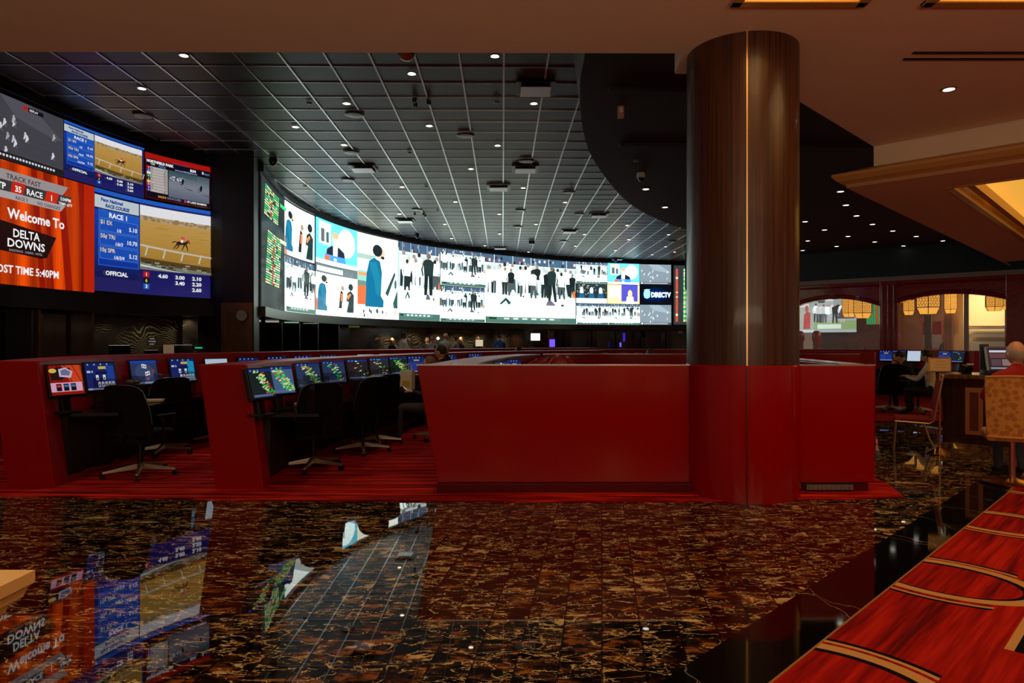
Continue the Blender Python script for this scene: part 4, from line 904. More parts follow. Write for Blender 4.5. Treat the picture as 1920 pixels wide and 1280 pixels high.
# ------------------------------------------------------------------ betting terminals on the desk rows
def term_pic(kind, g=1.0):
    def f(p):
        W_, H_ = 100, 78; c = lambda r, gg, b_: rgb(r, gg, b_, g)
        if kind == 'blank': p.rect(0,0,100,78,c(190,205,225)); return
        if kind == 'red':
            p.rect(0,0,100,78,c(150,24,16)); p.poly([(40,78),(100,78),(100,30),(60,34)],c(214,70,34))
            for i in range(5): p.poly([(i*24,78),(i*24+2,78),(i*30+8,30),(i*30+6,30)],c(60,10,10))
            p.poly([(4,40),(30,38),(64,50),(66,70),(30,74),(6,66)],c(40,20,20)); p.poly([(30,48),(64,44),(72,60),(52,72),(30,68)],c(200,190,210)); p.poly([(36,52),(60,50),(66,60),(50,68),(36,64)],c(120,110,150))
            p.ell(12,64,12,6,c(220,190,90)); p.rect(0,8,96,32,c(226,170,200))
            for a in (16,38,60): p.rect(a,10,a+16,29,c(20,20,30)); p.rect(a+2,20,a+14,26,c(200,60,60) if a == 16 else c(60,120,170))
            return
        if kind == 'cards' or kind == 'cards_cyan':
            p.rect(0,0,100,78,c(26,38,104)); p.rect(70,4,97,70,c(36,66,150) if kind == 'cards' else c(30,150,190))
            for i in range(4): p.ell(10+22*i,74,3,3,c(120,170,230),8)
            p.rect(44,60,70,68,c(210,180,80)); p.rect(4,50,16,56,c(200,210,230)); p.rect(20,50,24,56,c(200,210,230))
            for a, b in ((32,28),(56,28),(36,8),(48,8),(60,8),(72,8),(84,8)): p.rect(a,b,a+9,b+15,c(230,232,238)); p.rect(a+2,b+3,a+7,b+8,c(60,70,90))
            for i in range(5): p.rect(34+i*8,46,40+i*8,52,c(14,18,50))
            p.rect(0,0,100,5,c(150,160,200)); return
        if kind == 'table':
            p.rect(0,0,100,78,c(46,60,96)); p.ell(50,40,36,28,c(62,74,112),20)
            p.rect(0,70,100,78,c(30,70,180))
            for a, b in ((42,54),(50,52),(52,28),(60,30)): p.rect(a,b,a+10,b+13,c(224,226,232)); p.ell(a+5,b+6,2.5,3,c(60,60,70),8)
            p.ell(60,18,4,4,c(200,80,50),10); p.ell(84,42,5,7,c(150,60,50),10); p.rect(0,2,100,8,c(130,140,170)); return
        if kind == 'menu':
            p.rect(0,0,100,78,c(24,40,110)); p.rect(0,68,100,78,c(16,30,90))
            for i in range(4): p.ell(10+20*i,73,3,3,c(130,180,235),8)
            p.rect(34,56,66,63,c(190,160,70)); p.rect(6,12,48,50,c(34,60,140)); p.rect(52,12,94,50,c(30,52,130)); p.rect(6,2,94,8,c(120,140,200)); return
        # colour streaks over a slate page, painting the odds board's reflection in the glass
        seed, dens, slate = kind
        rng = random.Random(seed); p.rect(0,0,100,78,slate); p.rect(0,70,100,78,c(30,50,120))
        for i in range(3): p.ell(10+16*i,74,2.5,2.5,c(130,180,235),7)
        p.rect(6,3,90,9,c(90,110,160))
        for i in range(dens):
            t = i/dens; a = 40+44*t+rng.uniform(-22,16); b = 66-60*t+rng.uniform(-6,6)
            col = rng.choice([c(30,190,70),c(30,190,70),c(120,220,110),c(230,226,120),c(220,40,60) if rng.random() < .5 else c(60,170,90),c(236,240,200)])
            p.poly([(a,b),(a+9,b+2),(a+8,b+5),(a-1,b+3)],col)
    return f
def terminal(fp, px, kind, label, turn=0.0, dz=.74, g=1.0, w_=.40, h_=.34, zlift=.16, group=None, s=None):
    def at_s(q):
        p, t = resample(fp, q); n_ = Vector((t.y, -t.x, 0)).normalized(); v_ = p+n_*(.12+.10*turn); return v_.x/v_.y*F+960
    s_ = s
    if s is None:
        s_ = min((.24+.04*i for i in range(260)), key=lambda q: abs(at_s(q)-px))
    p, t = resample(fp, s_); nn = Vector((t.y, -t.x, 0)).normalized()
    view = Vector((-p.x, -p.y, 0)).normalized(); dr = (nn*(1-turn)+view*turn).normalized()
    ang = math.atan2(dr.y, dr.x)+PI/2          # local -Y looks along dr
    off = .12+.10*turn
    root = empty('betting_terminal', (p.x+nn.x*off, p.y+nn.y*off, dz), ang, label=label, cat='touch screen terminal', group=group)
    b = MB(); b.box((0,.02,.012), (.24,.18,.024)); b.box((0,.045,zlift*.6), (.10,.05,zlift+.12), rx=R(-10)); b.build('stand', M['black'], root, bevel=.006)
    tilt = R(-14); Mx = Matrix.Translation((0, .02, zlift+h_/2)) @ Matrix.Rotation(tilt, 4, 'X')
    b = MB(); b.M = Mx; b.box((0,.03,0), (w_,.055,h_)); b.box((0,.066,0), (w_*.7,.03,h_*.7)); b.build('bezel', M['black'], root, bevel=.010)
    def mp(a, bb, o): return Mx @ Vector(((a-.5)*w_*.90, .0-o-.001, (bb-.5)*h_*.88+.004))
    p_ = Pic(mp, 100, 78, None, .00004); term_pic(kind, g)(p_)
    p_.build('picture', PM_TERM, root); return root
PM_TERM = pic_mat('terminal_display', .75)
SL = rgb(38,58,92); SLB = rgb(70,100,140)
ka = [(100,'red','touch screen terminal with an orange and pink page, nearest in the left desk row'),(192,'cards','blue card page terminal, second in the left desk row beside the first black chair'),
      (273,'table','grey blue card table page terminal, third in the left desk row'),(345,'cards_cyan','cyan and blue card page terminal, fourth in the left desk row'),
      (409,'blank','terminal with a blank pale page above the second red end panel'),(468,'menu','blue menu terminal just right of the pale blank one in the left row'),
      (520,'menu','second blue menu terminal right of the pale blank one in the left row'),(570,'menu','third blue menu terminal right of the pale blank one in the left row'),(617,'menu','fourth blue menu terminal right of the pale blank one in the left row'),
      (688,'blank','bright pale terminal far along the left row, left one of two'),(727,'blank','bright pale terminal far along the left row, right one of two')]
for px, k_, lb in ka: terminal(fA, px, k_, lb, .45, h_=.36 if px < 400 else .34, zlift=.17)
kb = [(484,(1,90,rgb(30,40,40)),'green figured odds terminal half hidden behind the second red end panel'),(527,(2,120,SLB),'pale slate terminal with green and red figures, first fully seen in the middle row'),  # green and red figures here are painted odds board reflections
      (581,(3,70,SL),'slate terminal with a green and red band, second in the middle row'),(629,(4,34,SL),'blue terminal with a green band on its right side, third in the middle row'),  # green and red bands here are painted odds board reflections
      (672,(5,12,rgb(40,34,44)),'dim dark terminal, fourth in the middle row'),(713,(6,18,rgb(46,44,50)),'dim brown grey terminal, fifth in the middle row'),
      (750,(7,60,rgb(20,40,30)),'dark terminal crowded with green and red figures beside the white bag'),(783,'menu','plain blue terminal behind the white bag')]  # green and red figures here are painted odds board reflections
for i_, (px, k_, lb) in enumerate(kb): terminal(fB, px, k_, lb, .50 if i_ else .30, s=None if i_ else .05)  # streak pages paint the odds board's reflection into the screens
for s_, k_, lb in ((1.2,(8,150,rgb(200,200,180)),'bright yellow green terminal just behind the long red counter'),(2.3,(9,120,rgb(180,160,120)),'second yellow green terminal behind the long red counter'),(3.5,'menu','dark terminal third along the row behind the long red counter')):  # yellow green of the first two is painted reflection
    terminal(fC, 0, k_, lb, .35, s=s_)  # yellow green pages paint reflections into the screen colours
for px, lb in ((846,'left blue terminal of the pair behind the two seated men'),(893,'right blue terminal of the pair behind the two seated men')): terminal(fB, px, 'menu', lb, .4)
# ------------------------------------------------------------------ office chairs
def make_chair():
    root = empty('office_chair', (0,0,0), label='x', cat='chair', group=None)
    # backrest shell faces +Y; seen from behind
    b = MB(); nx, nz = 10, 9; vs = []; 
    for side in (0, 1):
        for j in range(nz+1):
            t = j/nz; z = .38+.64*t; hw = .30-.075*max(0,(t-.42)/.58)**1.2-.02*(1-t)-.02*max(0,(t-.9))/.1
            yb = -.24-.10*t**1.5+.03*math.sin(t*PI)
            for i in range(nx+1):
                u = 2*i/nx-1; x = u*hw; y = yb+.05*u*u+(.03 if side else 0); zz_ = z-.03*u**4*(1 if t > .9 else 0)
                vs.append((x, y, zz_))
    fs = []; N = (nx+1)*(nz+1)
    for j in range(nz):
        for i in range(nx):
            a = j*(nx+1)+i; fs += [(a,a+1,a+nx+2,a+nx+1), (N+a,N+a+nx+1,N+a+nx+2,N+a+1)]
    edge = [i for i in range(nx+1)]+[j*(nx+1)+nx for j in range(1,nz+1)]+[nz*(nx+1)+i for i in range(nx-1,-1,-1)]+[j*(nx+1) for j in range(nz-1,0,-1)]
    for i in range(len(edge)): a, c = edge[i], edge[(i+1)%len(edge)]; fs.append((a, N+a, N+c, c))
    b.add(vs, fs); b.build('backrest', M['fabric'], root, smooth=True)
    rimp = [vs[i] for i in [j*(nx+1) for j in range(3,nz+1)]+[nz*(nx+1)+i for i in range(1,nx+1)]+[j*(nx+1)+nx for j in range(nz-1,2,-1)]]
    b = MB(); b.tube([(x, y+.012, z) for x, y, z in rimp], .006, 8); b.build('back_frame', M['edge'], root, smooth=True)
    b = MB(); b.box((0,0,.475), (.50,.48,.075)); b.build('seat', M['fabric'], root, bevel=.03, smooth=True)
    b = MB(); b.box((0,-.02,.42), (.24,.26,.04)); b.tube([(0,-.1,.42),(0,-.27,.43),(0,-.31,.56)], .022, 8); b.build('mechanism', M['black'], root, smooth=True)
    for s in (-1, 1):
        b = MB(); b.tube([(s*.24,.0,.43),(s*.305,-.02,.44),(s*.315,-.03,.60),(s*.305,-.05,.665)], .014, 8); b.box((s*.305,.03,.675), (.06,.25,.025)); b.build('armrest', M['black'], root, smooth=True, bevel=.006)
    b = MB(); b.lathe([(.028,.10),(.028,.27),(.020,.27),(.020,.42)], 16); b.build('gas_column', M['black'], root, smooth=True)
    base = MB(); base.lathe([(.0,.085),(.045,.085),(.05,.13),(.032,.15),(0,.15)], 16)
    hub = base.build('base', M['alu'], root, smooth=True)
    for k in range(5):
        a = 2*PI*k/5+.3; c, s = math.cos(a), math.sin(a)
        b = MB(); b.M = Matrix.Rotation(a, 4, 'Z')
        b.hexa([(.03,-.028,.075),(.375,-.016,.058),(.375,.016,.058),(.03,.028,.075)], [(.03,-.022,.14),(.375,-.012,.082),(.375,.012,.082),(.03,.022,.14)]); lg = b.build('base_leg', M['alu'], root, bevel=.004)
        b = MB(); b.M = Matrix.Rotation(a, 4, 'Z') @ Matrix.Translation((.37, 0, .029)) @ Matrix.Rotation(R(90), 4, 'X')
        for zz_ in (-.024, .008): b.lathe([(0,zz_),(.028,zz_),(.028,zz_+.018),(0,zz_+.018)], 14)
        b.M = Matrix.Rotation(a, 4, 'Z') @ Matrix.Translation((.37, 0, .05)); b.box((0,0,0), (.035,.05,.022)); b.build('caster', M['black'], lg, smooth=True)
    return root
ch0 = make_chair(); first = [True]
def chair(x, y, rz, label, group=None, z=.012):
    if first[0]: c = ch0; c.location = (x, y, z); c.rotation_euler = (0,0,rz); c['label'] = label; first[0] = False
    else: c = dup(ch0, (x, y, z), rz, label=label)
    if group: c['group'] = group
    return c
chair(-4.13, 7.62, R(-12), 'large black office chair nearest the camera at the left desk row')
chair(-4.62, 9.1, R(48), 'black office chair just behind the nearest one at the left desk row')
chair(-4.35, 10.2, R(60), 'black office chair half hidden by the second red end panel')
chair(-2.32, 8.0, R(38), 'black office chair nearest the camera at the middle desk row')
chair(-2.02, 9.25, R(52), 'second black office chair at the middle desk row')
chair(-1.98, 9.95, R(58), 'third black office chair at the middle desk row, tucked close behind the second')
chair(-1.12, 10.45, R(85), 'black office chair carrying the man with the phone')
for i, (px, y) in enumerate(((1668,14.6),(1722,14.2))): chair((px-960)/F*y, y, R(-10+30*i), ('black office chair just right of the long red counter end' if i == 0 else 'black office chair under the slumped person at the right'))
# red chairs and black tops seen between the counters
def make_lounge_chair():
    root = empty('lounge_chair', (0,0,0), label='x', cat='chair')
    b = MB(); b.ell((0,.0,.78), (.23,.065,.36), 18, 12, fn=lambda p: Vector((p.x*(1-.15*p.z), p.y+.25*p.x*p.x, p.z))); b.build('backrest', M['redleather'], root, smooth=True)
    b = MB(); b.box((0,.24,.45), (.48,.46,.10)); b.build('seat', M['redleather'], root, bevel=.03, smooth=True)
    b = MB(); b.lathe([(.22,0),(.20,.03),(.03,.05),(.03,.42),(0,.42)], 18, c=(0,.2,0)); b.build('base', M['black'], root, smooth=True)
    return root
lc0 = make_lounge_chair()
spots = [(1001,11.0,.07),(1011,11.6,.13),(1028,11.3,.10),(1049,10.4,.13),(1065,10.8,.12),(1198,14.5,.15),(1170,15.5,.12),(1135,15,.12)]
lbl = ['leftmost red chair back poking above the long red counter','second red chair back from the left above the long red counter','third red chair back above the long red counter','taller fourth red chair back above the long red counter','rightmost of the five red chair backs above the long red counter',
       'dull red chair top far behind, nearest the column','dull red chair top in the middle far behind the counters','dull red chair top farthest left of the far three']
for i, (px, y, g) in enumerate(spots):
    z = EYE-(26 if i < 5 else 19)/F*y; o = lc0 if i == 0 else dup(lc0)
    o.location = ((px-960)/F*y, y, .012); zt2 = EYE-([37,31,32,25,28,20,20,21][i])/F*y; o.scale = (1,1,zt2/1.14); o.rotation_euler = (0,0,R(200-10*i)); o['label'] = lbl[i]; o['group'] = 'red chairs behind the long counter'
# ------------------------------------------------------------------ ceiling fixtures
def downlight(name, m, r=.055):
    root = empty(name, (0,0,0), label='x', cat='ceiling light')
    b = MB(); b.lathe([(r*1.35,0),(r*1.35,-.008),(r,-.012),(r,.0)], 20); b.build('rim', M['chrome'] if m is M['lens'] else M['white'], root, smooth=True)
    b = MB(); b.lathe([(0,-.004),(r*.98,-.004)], 20); b.lathe([(r*.98,-.004),(r*.7,-.011),(0,-.014)], 20); b.build('lens', m, root, smooth=True)
    return root
GL = [(345,103),(266,165),(928,104),(772,137),(650,193),(1001,193),(554,237),(805,235),(645.5,271),(933,272),(883,316),(754,350),(981,351.6),(854,378),(1059.6,379),(749,400.6),(936.5,401),(834,420),(1005,420),(1123,405),(937,438),(846.6,446.6),(1095.6,439),(1176,422),(909,460),(991,472),(1079,461),(1179,448.6),(1154,469),(1248,462),(1253.6,439.5),(1223,477),(1265,472)]
dl = downlight('downlight', M['lens']); f_ = True
for i, (px, py) in enumerate(GL):
    p = CP(px, py, 3.885)
    o = dl if f_ else dup(dl); f_ = False
    o.location = p
    o['label'] = {0: 'small warm ceiling light nearest the tan soffit, above the grey football screen', 1: 'warm ceiling light left of the one nearest the soffit, over the left screens', 2: 'large warm ceiling light close to the soffit in the middle of the grid', 3: 'warm ceiling light just below the pink ceiling beacon', 5: 'warm ceiling light just below the nearest white air vent', 4: 'warm ceiling light just above the nearest round ceiling speaker'}.get(i, 'small round warm light set in the dark grid ceiling')
    if i > 5: o['group'] = 'lights in the grid ceiling'
DL_ = [(1211,354),(1247,388),(1583,325),(1576,358.5),(1586,384),(1606,404),(1509.5,415),(1636,420),(1546,430.5),(1674,432.5),(1590,442.6),(1718,442.6),(1768,451),(1514.6,451),(1640,453),(1694,460.6),(1568.6,461.5),(1753,466.5),(1505,469),(1628,469),(1690,474.7),(1568,476.6),(1633.6,482.5),(1786,490.7)]
d2_ = downlight('downlight', M['lensw'], .07); f_ = True
for i, (px, py) in enumerate(DL_):
    o = d2_ if f_ else dup(d2_); f_ = False; o.location = CP(px, py, 3.39)
    o['label'] = {0: 'white downlight in the curved black ceiling nearest the dome camera', 1: 'white downlight in the curved black ceiling farther back left of the column'}.get(i, 'small white downlight in the black ceiling right of the column')
    if i > 1: o['group'] = 'lights in the black ceiling'
o = dup(dl, CP(1779,166,2.868), label='round chrome ringed spotlight in the tan soffit'); o.scale = (1.1,)*3
if 'group' in o: del o['group']
def vent(px, py, label, w_=.56, first=[None]):
    if first[0] is None:
        r = empty('air_diffuser', (0,0,0), label='x', cat='air vent')
        b = MB(); b.box((0,0,-.012), (.60,.60,.012)); 
        b.build('frame', M['black'], r)
        b = MB(); b.box((0,-.0,-.055), (.46,.40,.012)); b.box((0,.21,-.035), (.48,.02,.05)); b.build('plate', M['plate'], r); first[0] = r; o = r
    else: o = dup(first[0])
    o.location = CP(px, py, 3.89); o['label'] = label
for i, (px, py) in enumerate([(1004,165),(681,315),(985,316),(935,351),(760,413),(1068,433),(938,464),(1157,485),(1123,403)]):
    vent(px, py, ['nearest and largest square white air diffuser in the grid ceiling','white air diffuser in the ceiling at the left, below two round speakers','white air diffuser in the ceiling just below a round speaker, middle','white air diffuser alone near the ceiling centre','small white air diffuser above the man in blue picture','small white air diffuser at the right with a dark box below','small white air diffuser close above the largest football picture','tiny white air diffuser at the right end close above the screens','dark air diffuser near the curved black ceiling rim'][i])
SP = [(665,214),(659,285),(653,337),(873,253),(987,301),(1067,360),(782,393),(976,394),(1086.5,401),(970.5,425),(1057,452),(1261,452),(268,217)]
r = empty('ceiling_speaker', (0,0,0), label='x', cat='speaker'); b = MB(); b.lathe([(.17,0),(.17,-.01),(.145,-.02)], 28); b.build('rim', M['black'], r, smooth=True)
b = MB(); b.lathe([(.145,-.019),(.08,-.024),(0,-.025)], 28); b.build('grille', M['grey'], r, smooth=True)
for i, (px, py) in enumerate(SP):
    o = r if i == 0 else dup(r); o.location = CP(px, py, 3.89)
    o['label'] = ['nearest round ceiling speaker, left of the ceiling centre','second round ceiling speaker in the left line','third round ceiling speaker in the left line, below the left air diffuser','large round ceiling speaker near the ceiling centre','round ceiling speaker right above a white air diffuser'][i] if i < 5 else 'small dark round speaker in the grid ceiling'
    if i > 4: o['group'] = 'far ceiling speakers'
r = empty('smoke_detector', (0,0,0), label='x', cat='smoke detector'); b = MB(); b.lathe([(.05,0),(.05,-.012),(.03,-.03),(0,-.032)], 16); b.build('housing', M['grey'], r, smooth=True)
for i, (px, py) in enumerate([(580,192),(931,190),(768,285.5),(799,349),(572,348),(1070.7,350),(820,393.5),(1051,394),(1193,300)]):
    o = r if i == 0 else dup(r); o.location = CP(px, py, 3.89 if i < 8 else 3.39); o['label'] = 'tiny round grey detector in the dark ceiling'; o['group'] = 'ceiling detectors'
# beacon, bullet trio, cameras, wall strobe
p = CP(762, 97, 3.89); r = empty('ceiling_beacon', p, label='pinkish half round beacon hanging from the grid ceiling', cat='beacon')
b = MB(); b.lathe([(.11,0),(.11,-.05),(.085,-.055)], 24); b.build('housing', M['black'], r, smooth=True)
b = MB(); b.ell((0,0,-.06), (.10,.10,.06), 20, 10); b.build('lens_dome', mat('pink_dome', rgb(190,120,90), .35), r, smooth=True)
for i, (px, py) in enumerate(((777,184),(779,193),(804,188),(777.6,399),(794,399),(797,402))):
    p = CP(px, py, 3.89); b = MB(); b.lathe([(.035,0),(.035,-.05),(.025,-.07),(0,-.07)], 14); b.build('ceiling_nozzle', M['black'], loc=p, smooth=True, label='small black ceiling nozzle, one of the nearer trio' if i < 3 else 'small black ceiling nozzle, one of the farther trio', cat='nozzle', group='black ceiling nozzles')
def domecam(px, py, h, label):
    p = CP(px, py-3, h); r = empty('dome_camera', p, label=label, cat='security camera')
    b = MB(); b.lathe([(.075,0),(.085,-.04),(.085,-.09),(.075,-.10)], 20); b.build('housing', M['white'] if px > 1190 else M['black'], r, smooth=True)
    b = MB(); b.ell((0,0,-.10), (.07,.07,.07), 18, 10); b.build('dome', M['blackgloss'], r, smooth=True)
domecam(512, 299, 3.89, 'black dome camera above the odds board by the pilaster'); domecam(782, 441, 3.89, 'small black dome camera above the football warm-up picture')
domecam(1154, 487, 3.89, 'tiny dome camera above the six small pictures'); domecam(1202, 327, 3.39, 'white dome camera under the curved black ceiling')
p = CP(997, 451, 3.89); b = MB(); b.box((0,0,-.07), (.22,.22,.13)); b.box((0,-.12,-.07), (.08,.03,.08)); b.build('projector_box', M['black'], loc=p, label='small black box hanging from the ceiling above the largest picture', cat='camera box', bevel=.01)
p = P(1164, 322, 9.9); p.z = HD; r = empty('alarm_strobe', p, label='pale pink alarm strobe hanging under the curved black ceiling', cat='alarm'); b = MB(); b.box((0,0,-.09), (.09,.07,.18)); b.build('body', mat('strobe_pink', rgb(200,140,120), .5), r, bevel=.015)
b = MB(); b.box((0,-.045,-.07), (.05,.02,.07)); b.build('lens', M['white'], r, bevel=.005)

# ------------------------------------------------------------------ betting windows under the displays
def counter_ribbon(W, px0, px1, o, label, n=40):
    root = empty('betting_window_counter', tuple(W((px0+px1)/2, 0, o)), label=label, cat='counter')
    keep(ribbon('counter_front', W, px0, px1, 0.013, 1.04, o-.06, o, M['blackpanel'], n), root); keep(ribbon('counter_top', W, px0, px1, 1.04, 1.10, o-.55, o+.08, M['blackgloss'], n), root)
counter_ribbon(WB, 560, 1450, -.30, 'long black counter of betting windows under the white screens')
counter_ribbon(WL, -150, 409, -.25, 'black counter of betting windows under the left screens', 24)
def panel(W, px0, px1, z0, z1, o, m, nm, label, cat, th=.05, n=4, **kw):
    return ribbon(nm, W, px0, px1, z0, z1, o-th, o, m, n, label=label, cat=cat, **kw)
# angled fins / booth dividers
fin = 0
def booth(W, px, o0, o1, z0, z1, m, label, group=None, wd=.05):
    a, c = W(px, z0, o0), W(px, z0, o1); t = (W(px+1, 0)-W(px, 0)).normalized()*wd
    b = MB(); b.hexa([a, a+t, c+t, c], [a+Vector((0,0,z1-z0)), a+t+Vector((0,0,z1-z0)), c+t+Vector((0,0,z1-z0)), c+Vector((0,0,z1-z0))])
    return b.build('booth_divider', m, label=label, cat='divider', group=group)
for px in (80, 93, 190): booth(WL, px, -1.07, -.2, 1.10, 2.02, M['bronze'] if px != 80 else M['blackpanel'], 'bronze booth divider under the left screens', 'booth dividers under the left screens')
panel(WL, 95, 186, 1.10, 1.98, -.7, M['bronze'], 'bronze_panel', 'brownish bronze panel of a closed window under the left screens', 'wall panel')
panel(WL, -20, 76, 1.10, 1.98, -.7, M['blackpanel'], 'black_panel', 'black gloss panel at the far left under the orange picture', 'wall panel')
for px in (536, 568, 602, 640): booth(WB, px, -1.17, -.1, 1.05, 2.05, M['blackpanel'], 'dark booth divider at the left end under the white screens', 'booth dividers at the left end')
for px in (985, 1030, 1072, 1122, 1166, 1212, 1258): booth(WB, px, -1.17, -.1, 1.10, 2.05, M['darkwood'], 'dark booth divider at the right under the white screens', 'booth dividers at the right', .09)
for i, (a, c) in enumerate(((508,534),(539,566),(571,600),(605,638),(643,690),(1033,1071),(1075,1121),(1125,1165),(1169,1211),(1215,1257))):
    panel(WB, a, c, 1.05, 2.0, -.75, M['blackpanel'] if i < 5 else M['darkwood'], 'window_shutter', ('dark closed betting window panel at the left end under the screens' if i < 5 else 'dark brown closed betting window panel at the right under the screens'), 'wall panel', group='closed windows left' if i < 5 else 'closed windows right')
# small signs and lit panels
def sign(W, px, py0, py1, wpx, o, lines, bg, fg, label, cat='sign', es=0, nm='window_sign', frame=True):
    d = W(px, 0, o); dist = d.y; k = dist/F; z1, z0 = EYE+(640-py0)*k, EYE+(640-py1)*k; w_ = wpx*k
    t = (W(px+1, 0)-W(px, 0)).normalized(); ang = math.atan2(-d.x, d.y)
    root = empty(nm, (d.x, d.y, z0), ang*.8, label=label, cat=cat)
    b = MB(); b.box((0,.012,(z1-z0)/2), (w_,.02,z1-z0)); b.build('board', bg, root)
    if lines:
        H_ = z1-z0; hh = H_/len(lines)*.62
        for i, tx in enumerate(lines):
            vs, fs, x0, x1 = glyphs(tx, .02); sc = min(hh, w_*.86/max(.1, x1-x0))
            b = MB(); b.add([((v.x-(x0+x1)/2)*sc, -.002, H_*(1-(i+.78)/len(lines))+v.y*sc) for v in vs], fs); b.build('lettering', fg, root)
    return root
LIT = mat('lit_white', (1,1,1), .5, emit=(1,1,1), es=2.2); SOFT = mat('soft_white_print', rgb(200,196,186), .6, emit=(.8,.78,.72), es=.32); CRM = mat('cream_card', rgb(214,190,150), .7, emit=(.7,.55,.38), es=.10)  # white print carries a faint emission so the sign reads brighter
PUR = mat('purple_light', (.2,.1,1), .4, emit=(.10,.05,1.0), es=2.2); DSG = mat('sign_black', rgb(12,11,11), .4); CLIT = mat('lit_cream', rgb(240,220,170), .5, emit=(1,.86,.58), es=.55)
sign(WL, 284, 632, 647, 17, .02, ['RACE','WAGERS','ONLY'], DSG, SOFT, 'small black sign reading race wagers only')
sign(WL, 216, 622, 643, 22, -1.05, None, DSG, SOFT, 'small dark notice with rows of tiny faint print')
sign(WL, 315, 646, 664, 18, .02, None, CRM, SOFT, 'cream card standing on the left betting counter')
def pos(W, px, o, rz, label, green=False, sc=1.0):
    d = W(px, 0, o); r = empty('sales_terminal', (d.x, d.y, 1.10), math.atan2(-d.x, d.y)+rz, label=label, cat='sales terminal'); r.scale = (sc,)*3
    b = MB(); b.box((0,.05,.02), (.22,.2,.04)); b.box((0,.06,.12), (.05,.05,.2)); b.build('stand', M['black'], r, bevel=.01)
    b = MB(); b.box((0,0,.20), (.36,.05,.26), rx=R(-25)); b.build('screen', M['blackgloss'], r, bevel=.012)
    b = MB(); b.box((0,.06,.325), (.34,.012,.012)); b.build('lit_edge', SOFT, r)
    if green: b = MB(); b.box((.28,.0,.27), (.20,.05,.05)); b.box((.28,.0,.12), (.03,.03,.25)); b.build('pole_display', M['black'], r); b = MB(); b.box((.28,-.03,.27), (.14,.004,.025)); b.build('display_digits', mat('green_digits', (0,1,.3), .5, emit=(0,.7,.35), es=.8), r)
pos(WL, 232, -.1, 0, 'black sales terminal with a pale top edge below the small dark notice'); pos(WL, 293, -.15, 0, 'small black sales terminal below the race wagers sign', sc=.7); pos(WL, 352, -.15, .2, 'black sales terminal with a green digit pole display', True)
sign(WB, 1009, 625, 638, 17, -.2, None, LIT, SOFT, 'bright white screen glowing in a betting window', 'screen', nm='window_screen')
sign(WB, 1042, 620, 632, 14, -.7, None, mat('olive_card', rgb(120,112,80), .7), SOFT, 'olive notice above the larger purple light')
sign(WB, 1042, 636, 650, 12, -.3, None, PUR, SOFT, 'larger purple blue glowing panel in a right betting window', 'lit panel', nm='lit_window_panel')
sign(WB, 1165, 642, 650, 3, -.1, None, PUR, SOFT, 'thin purple light strip at a right booth divider', 'lit panel', nm='lit_window_panel'); sign(WB, 1180, 624, 640, 4, -.6, None, mat('dim_blue', (.1,.05,.6), .4, emit=(.03,.02,.5), es=1), SOFT, 'dim blue upright panel in a right betting window', 'lit panel', nm='lit_window_panel')
sign(WB, 1205, 621, 633, 12, -.6, None, mat('grey_green_card', rgb(90,96,80), .7), SOFT, 'grey green notice in a right betting window')
sign(WB, 907, 637, 649, 14, -.3, None, CLIT, SOFT, 'cream lit sheet at a betting window between two clerks', 'lit panel', nm='lit_window_panel')
sign(WB, 753, 643, 655, 9, .1, None, mat('blue_grey_card', rgb(150,165,190), .6, emit=(.4,.5,.7), es=.12), SOFT, 'pale blue grey card stand beside the clerk in a cream shirt')
sign(WB, 691, 606, 614, 20, -.6, None, mat('olive_lit', rgb(90,120,40), .6, emit=(.3,.45,.06), es=.12), SOFT, 'dim olive strip light under the left end of the white screens', 'lit panel', nm='lit_window_panel')
for i, (px, w_) in enumerate(((492,20),(521,24),(555,26),(590,28),(640,30))):
    sign(WB, px+8, 599.5+i*1.2, 603+i*1.2, w_, -.25, None, [SOFT, SOFT, mat('green_strip', rgb(180,220,200), .5, emit=(.5,.8,.65), es=.45), SOFT, mat('blue_strip', rgb(70,120,230), .5, emit=(.12,.3,1), es=.5)][i], SOFT, ['leftmost pale strip light above a dark betting window','second pale strip light above a dark betting window','greenish white strip light above a dark betting window','fourth pale strip light above a dark betting window','blue strip light above a dark betting window'][i], 'strip light', nm='strip_light')
p = WB(709, EYE+(640-610)/F*24.2, -.2); b = MB(); b.M = Matrix.Translation(p) @ Matrix.Rotation(R(90), 4, 'X'); b.lathe([(0,0),(.10,0),(.11,.02),(0,.02)], 20); b.build('wall_speaker', mat('dull_pink', rgb(120,60,54), .6), label='dull pink round disc under the left end of the white screens', cat='wall disc')
b = MB(); b.box((0,0,0), (.22,.03,.13)); b.box((-.06,-.02,0), (.06,.01,.06)); b.box((.06,-.02,0), (.06,.01,.06)); b.build('till_display', M['grey'], loc=WB(1277,1.95,-.1), label='grey till display in the betting window nearest the column', cat='display')
